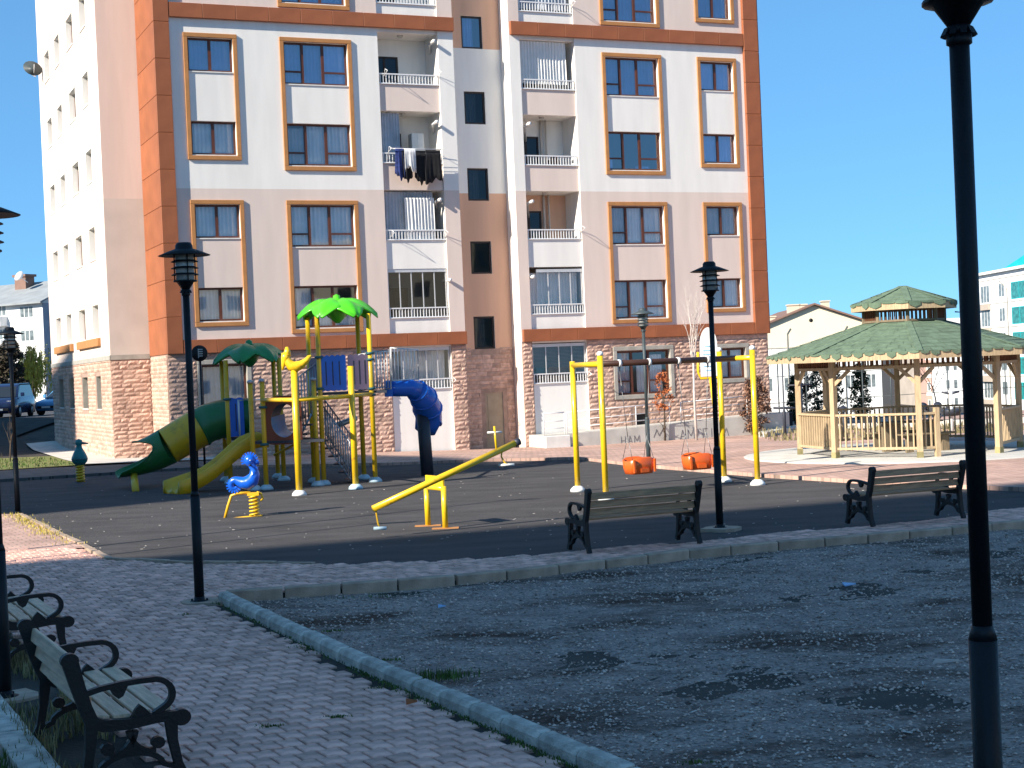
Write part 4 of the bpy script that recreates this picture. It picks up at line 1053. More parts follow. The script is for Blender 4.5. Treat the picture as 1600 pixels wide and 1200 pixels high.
# ================================================================ SPRING RIDERS
def spring(m,r,z0,z1,turns,w,mi=0):
    k=turns*12; m.tube([(r*math.cos(2*PI*turns*i/k),r*math.sin(2*PI*turns*i/k),z0+(z1-z0)*i/k) for i in range(k+1)],w,6,mi)
c=at(398,807,RZ)
RDR=thing('spring_rider','bright blue seahorse spring rider on a yellow coil, left of the seesaw','spring rider',(c.x,c.y,RZ))
m=MB(); spring(m,.085,.0,.40,6,.019); m.build('coil_spring',['yellow'],RDR)
s_=1/85.0
def rp(x,y,dy=0): return Vector(((x-398)*s_,dy,(807-y)*s_))
m=MB(); m.tube([rp(347,809,-.06),rp(347,809,.06),rp(410,806,.06),rp(410,806,-.06),rp(347,809,-.06)],.014,6); m.build('base_bar',['yellow_shaded'],RDR)
m=MB(); m.tube([rp(350,808),rp(356,788),rp(362,772),rp(370,769),rp(393,768)],.028,8); m.tube([rp(403,768),rp(410,771),rp(412,779),rp(408,782)],.024,8); m.build('leg_bar',['yellow_shaded'],RDR)
m=MB(); m.box(-.11,.11,-.09,.09,.40,.46); m.build('seat_mount',['yellow_shaded'],RDR)
# body: tail coil -> back -> neck -> head
tail=[rp(368+9*math.cos(a)*(1-a/9.5),756-10*math.sin(a)*(1-a/9.5)) for a in [x*.45 for x in range(13,-1,-1)]]
path_=tail[:-1]+[rp(375,754),rp(383,758),rp(392,756),rp(400,748),rp(404,738),rp(401,729),rp(397,721),rp(395,717)]
path_=tail[:-3]+[rp(372,748),rp(380,752),rp(389,753),rp(397,748),rp(401,739),rp(400,730),rp(396,722),rp(394,718)]
n=len(path_); rad=[]
for i in range(n):
    rad.append(.03+.05*(i/(n-8)) if i<n-8 else (.08,.115,.14,.135,.10,.075,.075,.10)[i-(n-8)])
m=MB(); m.tube(path_,rad,14); 
m.lathe([(0,-.115),(.07,-.09),(.105,-.03),(.11,.03),(.08,.09),(0,.12)],14,tuple(rp(394,717)))
m.tube([rp(398,717),rp(404,720),rp(409,722)],[.06,.045,.03],10)
m.build('seahorse_body',['rider_blue'],RDR)
m=MB()
for k in range(11): a=R_(200-k*20); c_=rp(394,717); d=Vector((math.cos(a),0,math.sin(a))); m.bar(c_+d*.08,c_+d*.165,.05,.03)
for k in range(12): a=R_(60+k*24); c_=rp(367,756); d=Vector((math.cos(a),0,math.sin(a))); m.bar(c_+d*.08,c_+d*.145,.07,.03)
for k in range(6):
    for q_ in (-1,1): c_=rp(401-k*2.0,732+k*4.2); m.bar(c_+Vector((.02,q_*.10,0)),c_+Vector((.06,q_*.09,.05)),.03,.03)
m.build('crest',['rider_blue'],RDR,kind='stuff')
m=MB(); 
for y in (-.095,.095): m.lathe([(0,-.02),(.02,0),(0,.02)],8,tuple(rp(396,716,y)))
m.build('eye',['cup_white'],RDR)
m=MB(); m.tube([rp(396,724,-.2),rp(396,724,.2)],.018,8); m.build('handle',['steel_dark'],RDR)
c=at(126,753,RZ)
t=thing('spring_rider','small teal duck spring rider on an orange coil at the far left','spring rider',(c.x,c.y,RZ)); k_=1/58.
m=MB(); spring(m,.10,0,.45,6,.03); m.lathe([(.07,0),(.07,.44)],8); m.build('coil_spring',['yellow_shaded'],t)
m=MB(); m.lathe([(0,.45),(.12,.46),(.21,.56),(.22,.66),(.16,.80),(.09,.92),(.075,1.00),(.10,1.05),(.09,1.14),(0,1.18)],12); m.tube([(.06,0,1.06),(.26,-.02,1.04)],[.04,.015],8); m.tube([(-.02,-.14,.98),(-.02,.14,.98)],.015,6); m.build('duck_body',['teal'],t)
m=MB(); m.lathe([(.222,.60),(.225,.63),(.20,.69)],12); m.build('duck_stripe',['clamp_teal'],t)
# ================================================================ PLAY STRUCTURE
c=at(455,755,RZ); O=Vector((c.x,c.y,RZ))
PS=thing('play_structure','large yellow climbing frame with green palm roofs, three slides and white railings','climbing frame',tuple(O))
ro=lambda p:Vector(p)-O
def ptz(px,Y,z):  # point at given depth and height whose picture column is px
    lo_,hi_=-160,160
    for _ in range(40):
        x=(lo_+hi_)/2; q=Vector((x,Y,z-CH)); 
        if 800+FPX*q.dot(CR)/q.dot(CF)<px: lo_=x
        else: hi_=x
    return Vector((x,Y,z))
def post(g,top,m='yellow_shaded',cap=False,r=.058,cup='cup_blue'):
    o=tubeobj('post',[ro(g),ro((g.x,g.y,top))],r,m,PS,12)
    mb=MB(); mb.lathe([(.17,0),(.155,.05),(.11,.10),(.065,.12)],14,tuple(ro(g))); mb.build('foot_cover',[cup],o)
    if cap: mb=MB(); mb.lathe([(r+.012,-.03),(r+.012,.03),(.03,.05),(0,.055)],12,tuple(ro((g.x,g.y,top)))); mb.build('post_cap',['steel'],o)
    return o
def clamp(g,z,r=.085): mb=MB(); mb.lathe([(r,-.03),(r+.012,0),(r,.03)],12,tuple(ro((g.x,g.y,z)))); mb.box(ro(g).x-.10,ro(g).x+.10,ro(g).y-.02,ro(g).y+.02,z-RZ-.025,z-RZ+.025); mb.build('clamp',['clamp_teal'],PS)
# tower 1 (dark palm roof)
c1=at(398.5,751,RZ); e1=Vector((.645,.165,0)); e2=Vector((.165,-.60,0))
T1=[c1-e1-e2,c1-e1+e2,c1+e1-e2,c1+e1+e2]
for p in T1: post(p,3.02)
# tower 2 (lime palm roof)
c2=at(538.5,753,RZ); f1=Vector((.60,.15,0)); f2=Vector((.19,-.58,0))
T2=[c2-f1-f2,c2-f1+f2,c2+f1-f2,c2+f1+f2]
for k,p in enumerate(T2): post(p,3.98,'yellow' if k in (0,3) else 'yellow_shaded')  # some posts take the yellow already darkened for shade
# low platform posts
Q=[at(398,766,RZ),at(416.5,765,RZ),at(497,759,RZ)]
for p,h in zip(Q,(2.45,2.47,2.45)): post(p,h,cap=True)
F=[at(468,774,RZ),at(556,764,RZ)]
post(F[0],2.68,'yellow',cup='cup_white',r=.075); post(F[1],2.72,'yellow',r=.07)
zbar=2.02
tubeobj('climbing_bar',[ro((Q[1].x,Q[1].y,zbar)),ro((F[0].x,F[0].y,zbar))],.05,'yellow_shaded',PS); tubeobj('climbing_bar',[ro((F[0].x,F[0].y,zbar)),ro((F[1].x,F[1].y,zbar+.02))],.05,'yellow',PS); tubeobj('climbing_bar',[ro((F[1].x,F[1].y,zbar+.02)),ro((T2[3].x,T2[3].y,zbar+.02))],.045,'yellow_shaded',PS)
tubeobj('climbing_bar',[ro((F[0].x,F[0].y,zbar-.03)),ro((T2[1].x,T2[1].y,zbar))],.03,'yellow_shaded',PS)
# decks
def deck(P_,z,name='deck',m='steel_dark'):
    mb=MB(); P_=[ro(p) for p in P_]; n=len(P_); zz=z-RZ
    mb.add([(p.x,p.y,zz-.06) for p in P_]+[(p.x,p.y,zz) for p in P_],[list(range(n))[::-1],[n+i for i in range(n)]]+[(i,(i+1)%n,n+(i+1)%n,n+i) for i in range(n)]); return mb.build(name,[m],PS)
D1=1.06; D2=2.12
deck([T1[1],T1[3],T1[2],T1[0]],D1); deck([Q[0],Q[1],Vector((F[0].x+.35,F[0].y+2.0,0)),Q[2],T1[2],T1[3]],D1-.005); deck([T2[1],T2[3],T2[2],T2[0]],D2)
for g,zz in ((Q[1],D1-.08),(Q[2],D1-.05),(T1[1],D1+.98),(T2[1],D2+.85),(T2[1],D2+.1),(T2[3],D2-.10),(T2[3],D2+.75),(T2[3],D2+.9),(T2[3],D2+.05),(Q[1],1.85)): clamp(g,zz)
# palm roofs
def leaf_mesh(L,Wd,drop,m_):
    mb=MB(); nu,nv=9,6; vs=[];fs=[]
    for sd in (0,1):
        for i in range(nu+1):
            t=i/nu; w=Wd*(math.sin(PI*min(.985,.10+.88*t**.9))**.62)
            for j in range(nv+1):
                s=(j/nv)*2-1
                x=.06+L*t; y=w*s*(1+.04*math.sin(t*30)); z=.10*math.sin(t*PI*.8)-drop*t**2.1-.16*s*s*(.4+.6*math.sin(PI*min(1,t+.15)))+.022*math.cos(s*PI*2.0)-sd*.045
                vs.append((x,y,z+(.016 if abs(s)<.01 else 0)))
    o=(nu+1)*(nv+1)
    for sd in (0,1):
        for i in range(nu):
            for j in range(nv):
                a=sd*o+i*(nv+1)+j; q=(a,a+nv+1,a+nv+2,a+1); fs.append(q if sd==0 else q[::-1])
    rim=[(0,j) for j in range(nv)]+[(i,nv) for i in range(nu)]+[(nu,nv-j) for j in range(nv)]+[(nu-i,0) for i in range(nu)]
    for k in range(len(rim)):
        a=rim[k];b=rim[(k+1)%len(rim)]; ia=a[0]*(nv+1)+a[1]; ib=b[0]*(nv+1)+b[1]; fs.append((ia,ib,o+ib,o+ia))
    mb.add(vs,fs,0,True); return mb.mesh('palm_leaf',[m_])
def palm(cx,zt,m_,L=.95,drop=.42,n=7,ph=.2):
    me=leaf_mesh(L,.43,drop,m_)
    for k in range(n):
        link('palm_leaf',me,PS,tuple(ro((cx.x,cx.y,zt-.10+.012*(k%2)))),rot=(0,0,ph+2*PI*k/n))
    mb=MB(); mb.lathe([(.20,-.10),(.17,.0),(.09,.06),(.085,.12),(0,.16)],12,tuple(ro((cx.x,cx.y,zt-.08)))); 
    mb.lathe([(.05,-.55),(.16,-.45),(.30,-.22),(.22,-.12)],12,tuple(ro((cx.x,cx.y,zt-.08)))); mb.build('palm_crown',[m_],PS)
palm(c1,3.46,'plastic_dgreen',ph=.15,L=.93); palm(c2,4.42,'plastic_lime',ph=-.1,L=.93)
# panels
def fpanel(a,b,z0,z1,m,name='panel',bumps=5,slits=4):
    a=ro(a);b=ro(b); d=(b-a); L=math.hypot(d.x,d.y); d.normalize(); mb=MB(); n=bumps*8; top=[];H=z1-z0
    for i in range(n+1):
        s=i/n; top.append((s*L,z1-RZ+.035*abs(math.sin(s*bumps*PI))))
    bot=[(L*(1-i/n),z0-RZ-.02*abs(math.sin(i/n*bumps*PI))) for i in range(n+1)]
    mb.prism(top+bot,'y',-.02,.02)
    for k in range(slits): x=L*(k+1)/(slits+1); mb.box(x-.012,x+.012,-.027,-.0205,z0-RZ+.12,z1-RZ-.12,1)
    o=mb.build(name,[m,'steel_dark'],PS,(a.x,a.y,0),math.atan2(d.y,d.x)); return fixn(o)
fpanel(T2[1],T2[1].lerp(T2[3],.52),D2+.05,D2+.86,'plastic_blue',bumps=5,slits=3)
fpanel(T2[0],T2[1],D2+.05,D2+.82,'plastic_mauve',bumps=3,slits=2)
fpanel(T2[1].lerp(T2[3],.56),T2[3],D2+.05,D2+.86,'plastic_mauve',bumps=4,slits=3)
fpanel(T1[1],T1[1].lerp(T1[3],.30),D1+.05,D1+.98,'plastic_blue',bumps=2,slits=1)
# brown panel with a round crawl hole, tunnel behind
pa=Vector((Q[1].x+.06,Q[1].y+.02,0)); pb=Vector((F[0].x+.03,F[0].y+2.35,0)); pb=ptz(472,Q[1].y-.05,1.3); a_=ro(pa); b_=ro(pb); d=(b_-a_); L=math.hypot(d.x,d.y)
mb=MB(); n=28; cx=L*.50; cz=1.52-RZ; rx=.31; rz_=.40
outer=[];inner=[]
for i in range(n):
    a=2*PI*i/n; ca,sa=math.cos(a),math.sin(a); k=min((L/2)/max(abs(ca),1e-6),(.58 if sa>0 else .56)/max(abs(sa),1e-6)); inner.append((cx+rx*ca,cz+rz_*sa)); x=cx+k*ca; z=cz+k*sa
    if sa>0 and abs(ca)<.98: z=min(z,cz+.50+.10*math.cos(PI*(x-cx)/L))
    outer.append((min(L,max(0,x)),z))
for y in (-.02,.02): mb.add([(p[0],y,p[1]) for p in outer+inner],[((i,(i+1)%n,n+(i+1)%n,n+i) if y<0 else (n+i,n+(i+1)%n,(i+1)%n,i)) for i in range(n)])
mb.add([(p[0],y,p[1]) for y in (-.02,.02) for p in outer],[(i,n+i,n+(i+1)%n,(i+1)%n) for i in range(n)])
mb.add([(p[0],y,p[1]) for y in (-.02,.02) for p in inner],[(i,(i+1)%n,n+(i+1)%n,n+i) for i in range(n)])
o=mb.build('crawl_panel',['plastic_brown'],PS,(a_.x,a_.y,0),math.atan2(d.y,d.x)); fixn(o)
mb=MB(); vs=[(cx+rx*math.cos(2*PI*i/n),y,cz+rz_*math.sin(2*PI*i/n)) for y in (.021,.9) for i in range(n)]; mb.add(vs,[(i,(i+1)%n,n+(i+1)%n,n+i) for i in range(n//2)],0,True); mb.build('tunnel_hood',['steel_dark'],o)
mb=MB(); vs=[(cx+(rx-.01)*math.cos(2*PI*i/n)*(1 if y<.1 else .7),y,cz+(rz_-.01)*math.sin(2*PI*i/n)+(.0 if y<.1 else .05)) for y in (.0,1.0) for i in range(n//2-1,n+2)]; k=n+2-(n//2-1); mb.add(vs,[(i,i+1,k+i+1,k+i) for i in range(k-1)],0,True); mb.build('tunnel_floor',['trough_blue'],o)
# green and yellow tube slide
def tp_(x,y,Y): return ro(pt(x,y,Y))
cl=[(392,652,39.6),(368,652,39.6),(345,655,39.6),(325,661,39.5),(305,672,39.4),(284,684,39.4),(262,697,39.3)]
def ring_tube(cs,r,m,name='tube_section',arc=None,n=20):
    mb=MB(); mb.tube(cs,r,n,caps=False); 
    mb.tube(cs,[x-.015 for x in (r if isinstance(r,list) else [r]*len(cs))],n,caps=False)
    return mb.build(name,[m],PS)
C=[tp_(*p) for p in cl]
ring_tube(C[:4]+[C[4].lerp(C[3],.4)],.49,'plastic_green'); ring_tube([C[4].lerp(C[3],.4)]+C[4:],[.49,.49,.48,.47],'yellow_shaded')
for q,qq in ((C[4].lerp(C[3],.4),C[4]),):
    dd=(qq-q).normalized(); mb=MB(); mb.tube([q-dd*.02,q+dd*.03],.515,22); mb.build('tube_flange',['plastic_green'],PS)
# open exit: the rim runs far out at the bottom, short at the sides, and leaves a lip on top
exc=[(262,697,39.3),(250,703,39.3),(238,709,39.3),(226,713,39.25),(212,717,39.2),(197,720,39.1),(182,722,39.0)]
pts=[tp_(*e) for e in exc]; cum=[0]
for a,b in zip(pts[:-1],pts[1:]): cum.append(cum[-1]+(b-a).length)
def along(s):
    s=max(0,min(cum[-1],s))
    for i in range(len(cum)-1):
        if s<=cum[i+1]+1e-9: t=(s-cum[i])/(cum[i+1]-cum[i]); return pts[i].lerp(pts[i+1],t),(pts[min(i+2,len(pts)-1)]-pts[max(i-1,0)]).normalized()
def reach(th):
    x=abs(th)/PI
    if x<.24: return 1.0
    if x<.58: k=smooth((x-.24)/.34); return 1.0-.80*k
    return .20+.42*smooth((x-.62)/.38)
mb=MB(); vs=[];fs=[];n=30;K=12
for lay in (0,1):
    for k in range(K+1):
        for j in range(n):
            th=-PI+2*PI*j/n; s=cum[-1]*reach(th)*k/K; p,d=along(s); d=(d+Vector((0,0,-.0))).normalized(); sdv=d.cross(Vector((0,0,1))).normalized(); up=sdv.cross(d).normalized(); f_=s/cum[-1]
            r=.475-.02*lay; fl=1+.10*f_*f_; vs.append(p-up*math.cos(th)*r*(1-.16*f_)+sdv*math.sin(th)*r*fl)
o_=(K+1)*n
for lay in (0,1):
    for k in range(K):
        for j in range(n): a=lay*o_+k*n+j; b=lay*o_+k*n+(j+1)%n; q=(a,b,b+n,a+n); fs.append(q if lay==0 else q[::-1])
for j in range(n): a=K*n+j; b=K*n+(j+1)%n; fs.append((a,b,o_+b,o_+a))
mb.add(vs,fs,0,True); o=mb.build('slide_exit',['plastic_green'],PS); fixn(o)
mb=MB(); rim=[vs[K*n+j] for j in range(n)]; mb.tube([Vector(v) for v in rim],.022,6,closed=True); mb.build('exit_rim',['plastic_green'],PS)
g=at(212,768,RZ); tubeobj('slide_foot',[ro(g),tp_(209,738,39.2)],.09,'yellow_shaded',PS)
g=at(345,748,RZ); tubeobj('slide_support',[ro(Vector((C[4].x+O.x,C[4].y+O.y,RZ))),C[4]-Vector((0,0,.45))],.05,'iron_black',PS)
# yellow wave slide: double trough
wl=[(418,688,37.3),(404,688,37.25),(392,690,37.2),(380,696,37.1),(366,706,37.0),(350,720,36.9),(334,734,36.8),(318,745,36.7),(302,752,36.6),(285,759,36.4),(268,765,36.2)]
pts=[tp_(*p) for p in wl]; prof=[(-.42,.17),(-.38,.20),(-.33,.16),(-.30,.02),(-.18,-.04),(-.05,0),(0,.05),(.05,0),(.18,-.04),(.30,.02),(.33,.16),(.38,.20),(.42,.17)]
mb=MB(); vs=[];fs=[]; n=len(prof)
for lay in (0,1):
    for i,p in enumerate(pts):
        d=(pts[min(i+1,len(pts)-1)]-pts[max(i-1,0)]); d=Vector((d.x,d.y,0)).normalized(); sdv=Vector((-d.y,d.x,0)); wd=.82 if i<9 else .92
        sk=.0 if i<len(pts)-2 else .05
        for a,h in prof: vs.append(p+sdv*a*wd+Vector((0,0,(h*(1 if i>0 else .6)) if lay==0 else min(h,-.06)-.10)))
o_=len(pts)*n
for lay in (0,1):
    for i in range(len(pts)-1):
        for j in range(n-1): a=lay*o_+i*n+j; q=(a,a+1,a+n+1,a+n); fs.append(q if lay==0 else q[::-1])
for i in range(len(pts)-1):
    for j in (0,n-1): a=i*n+j; fs.append((a,a+n,o_+a+n,o_+a))
for i in (0,len(pts)-1):
    for j in range(n-1): a=i*n+j; fs.append((a,a+1,o_+a+1,o_+a))
mb.add(vs,fs,0,True); fixn(mb.build('wave_slide',['yellow_shaded'],PS))
# blue curved slide
bl=[(603,607,38.2),(620,607,38.2),(640,606,38.3),(652,611,38.4),(662,622,38.7),(668,638,39.1),(670,656,39.4),(664,674,39.3)]
mb=MB(); mb.tube([tp_(*p) for p in bl[:4]],[.19,.20,.215,.25],16); mb.build('slide_entry',['plastic_blue'],PS)
mb=MB(); mb.tube([tp_(*p) for p in bl[3:]],[.27,.33,.36,.34,.27],18); 
for k in range(4): p=tp_(*bl[3+k]); mb.tube([p-(tp_(*bl[4+k])-p).normalized()*.02,p+(tp_(*bl[4+k])-p).normalized()*.03],[.29,.355,.385,.36][k],18)
mb.build('spiral_section',['plastic_blue'],PS)
g=ptz(668,38.9,RZ); tubeobj('slide_column',[ro(g),tp_(660,640,38.9)],.16,'steel_dark',PS)
mb=MB(); q=tp_(608,607,38.2); mb.box(q.x-.10,q.x+.10,q.y-.22,q.y+.22,q.z-.20,q.z+.20); mb.build('entry_collar',['plastic_blue'],PS)
# white railings and walkway
def grid_rail(a,b,za0,za1,zb0,zb1,k,m='steel',r=.014,name='railing'):
    a=ro(a);b=ro(b); mb=MB()
    P0=Vector((a.x,a.y,za0-RZ));P1=Vector((b.x,b.y,zb0-RZ));P2=Vector((b.x,b.y,zb1-RZ));P3=Vector((a.x,a.y,za1-RZ))
    mb.tube([P0,P1,P2,P3],r*1.5,6,closed=True)
    for i in range(1,k): t=i/k; mb.tube([P0.lerp(P1,t),P3.lerp(P2,t)],r,5)
    return mb.build(name,[m],PS)
W0=T2[3]; W1=ptz(611,37.9,D2); W2=ptz(655,38.4,D2)
grid_rail(T2[2],ptz(612,39.2,D2),D2+.05,D2+.98,D2+.05,D2+.95,9,'rail_white'); grid_rail(ptz(563,38.3,D2),W1,D2+.02,D2+.90,D2+.02,D2+.98,11,'rail_white'); grid_rail(W1+Vector((.03,0,0)),W2,D2+.22,D2+1.02,D2+.22,D2+.95,8,'rail_white')
deck([T2[3],ptz(604,37.3,D2),ptz(604,38.6,D2),T2[2]],D2-.004,'walkway')
# lower stairs from the low deck to the ground
s0=ptz(501,37.6,D1); s1=ptz(549,37.0,RZ)
grid_rail(s0,s1,D1-.0,D1+.86,.0,.92,12); grid_rail(s0+Vector((.05,.75,0)),s1+Vector((.05,.75,0)),D1-.0,D1+.86,.0,.92,12)
for i in range(6):
    t=(i+.5)/6; p=ro(s0.lerp(s1,t)); z=(D1-RZ)*(1-t); mb=MB(); mb.box(p.x-.13,p.x+.10,p.y+.02,p.y+.74,z-.03,z); mb.build('tread',['steel_dark'],PS)
# upper stairs between the decks
s0=ptz(470,36.8,D1); s1=ptz(503,37.6,D2)
grid_rail(s0,s1,D1+.05,D1+1.45,D2+.0,D2+.80,8); grid_rail(s0+Vector((-.1,.7,0)),s1+Vector((-.1,.7,0)),D1+.05,D1+1.45,D2+.0,D2+.80,8)
for i in range(5):
    t=(i+.5)/5; p=ro(s0.lerp(s1,t)); z=D1-RZ+(D2-D1)*t; mb=MB(); mb.box(p.x-.12,p.x+.10,p.y+.02,p.y+.68,z-.03,z); mb.build('tread',['steel_dark'],PS)
grid_rail(ptz(375,38.2,D1),ptz(412,38.0,D1),D1+.05,D1+.95,D1+.05,D1+.95,2,'rail_white',.02)
# yellow bird figure on the front post
bp_=[(484,557),(479,563),(472,569),(463,573),(455,572),(450,565),(448,558),(447,552)]; Yb=F[0].y
mb=MB(); mb.tube([tp_(x,y,Yb) for x,y in bp_],[.05,.06,.09,.12,.12,.09,.075,.07],12); mb.tube([tp_(447,552,Yb),tp_(446,560,Yb),tp_(443,570,Yb),tp_(441,579,Yb)],[.10,.10,.05,.012],10); mb.tube([tp_(448,556,Yb),tp_(449,548,Yb),tp_(448,542,Yb)],[.09,.07,.03],10); mb.tube([tp_(476,566,Yb),tp_(483,559,Yb),tp_(486,555,Yb)],[.05,.05,.02],8)
mb.build('bird_figure',['yellow'],PS)
# grey tube loose climbing tube behind the stairs
mb=MB(); mb.tube([tp_(528,664,38.5),tp_(556,653,38.8)],.075,12); mb.build('rail_tube',['steel'],PS)
mb=MB(); mb.tube([tp_(428,711,38.6),tp_(470,690,38.4)],.03,8); mb.build('brace',['yellow_shaded'],PS)
# ================================================================ SIGNS
g=at(320,727,0); t=thing('round_sign','round black sign on a thin dark post behind the tube slide','sign',tuple(g))
tubeobj('post',[(0,0,0),(0,0,3.35)],.035,'iron_black',t); q=pt(315,552,g.y)-g
mb=MB(); mb.tube([(0,-.04,q.z),(0,-.065,q.z)],.245,24); mb.build('sign_disc',['black'],t)
mb=MB(); 
for k in range(4): mb.box(-.02,.10,-.072,-.067,q.z+.10-k*.065,q.z+.13-k*.065)
mb.box(-.04,-.02,-.072,-.067,q.z-.14,q.z+.14); mb.build('sign_marks',['concrete'],t)
g=at(1128,735,0); t=thing('information_board','tall white playground board with rounded top and yellow tubular frame','sign',tuple(g))
q0=pt(1105,588,g.y)-g; q1=pt(1091,512,g.y)-g; wl_=pt(1090,560,g.y).x-g.x; wr=pt(1125,560,g.y).x-g.x; zt=q1.z; zb_=q0.z; cxm=(wl_+wr)/2; hw=(wr-wl_)/2
poly=[(cxm-hw*.78,zb_),(cxm+hw*.78,zb_)]+[(cxm+hw*.78*math.cos(PI*i/12),zt-.42+.42*math.sin(PI*i/12)) for i in range(13)]
mb=MB(); mb.prism(poly,'y',-.03,-.005); fixn(mb.build('board',['sand_white'],t))
mb=MB()
for k in range(7): z=zt-.45-k*.09; w_=hw*(.5 if k%3 else .3); mb.box(cxm-w_,cxm+w_*rr.uniform(.3,.9),-.034,-.031,z,z+.03)
mb.build('board_print',['print_blue'],t)
mb=MB(); mb.tube([(cxm-hw*.95,0,zt-.55),(cxm-hw,0,zb_+.1),(cxm-hw*.8,0,zb_-.04),(cxm+hw*.8,0,zb_-.04),(cxm+hw,0,zb_+.1),(cxm+hw*.95,0,zt-.55)],.03,8); mb.tube([(cxm+.02,0,zb_-.04),(0,0,0)],.035,8); mb.build('frame',['yellow'],t)
# ================================================================ GAZEBO
GC=Vector((9.85,38.75,0)); GR=2.68; GP=R_(-99)
mb=MB(); n=40
mb.lathe([(0,.0),(4.05,.0),(4.10,-.02),(4.12,-.3)][::-1],n,(GC.x,GC.y,.03)); mb.build('gazebo_pad',['concrete'],kind='structure')
GZ=thing('gazebo','eight sided wooden gazebo with two tier green shingle roof','gazebo',(GC.x,GC.y,.03))
def V8(k,r=GR): a=GP+k*PI/4; return Vector((r*math.cos(a),r*math.sin(a),0))
def part(name,mb,m,par=None): return mb.build(name,[m],par or GZ)
wd=lambda k:'wood_new'
for k in range(8):
    p=V8(k); mb=MB(); mb.bar(p,p+Vector((0,0,2.42)),.13,.13,up=Vector((p.x,p.y,0)).normalized()); part('post',mb,'wood_new' if k!=3 else 'wood_orange')
    mb=MB(); mb.bar(p+Vector((0,0,-.0)),p+Vector((0,0,.14)),.145,.145,up=Vector((p.x,p.y,0)).normalized()); part('post_shoe',mb,'grass_dry')
ENT=(0,)   # entrance side between post 0 and post 1
for k in range(8):
    a=V8(k);b=V8(k+1); d=(b-a).normalized(); zr=1.02
    mb=MB(); mb.bar(a+Vector((0,0,2.13)),b+Vector((0,0,2.13)),.06,.07); mb.bar(a+Vector((0,0,2.40)),b+Vector((0,0,2.40)),.07,.08); part('top_beam',mb,'wood_new')
    n=15
    fb=MB()
    for i in range(1,n): q=a.lerp(b,i/n); fb.bar(q+Vector((0,0,2.165)),q+Vector((0,0,2.36)),.05,.03,up=d)
    part('frieze_slats',fb,'wood_shade')['kind']='stuff'
    for (p,q) in ((a,b),(b,a)):
        e=(q-p).normalized(); mb=MB(); mb.bar(p+Vector((0,0,1.72)),p+e*.42+Vector((0,0,2.10)),.06,.08); part('brace',mb,'wood_new')
    s0,s1=(a,b)
    if k in ENT: s1=a.lerp(b,.22)
    mb=MB(); mb.bar(s0+Vector((0,0,zr)),s1+Vector((0,0,zr)),.10,.05); mb.bar(s0+Vector((0,0,.22)),s1+Vector((0,0,.22)),.05,.06); part('handrail',mb,'wood_new')
    L=(s1-s0).length; n=max(3,int(L/.135))
    for i in range(1,n): q=s0.lerp(s1,i/n); mb=MB(); mb.bar(q+Vector((0,0,.18)),q+Vector((0,0,zr-.03)),.045,.03,up=d); part('baluster',mb,'wood_new')
    if k in ENT: mb=MB(); mb.bar(s1,s1+Vector((0,0,1.15)),.11,.11,up=d); part('entrance_post',mb,'wood_new')
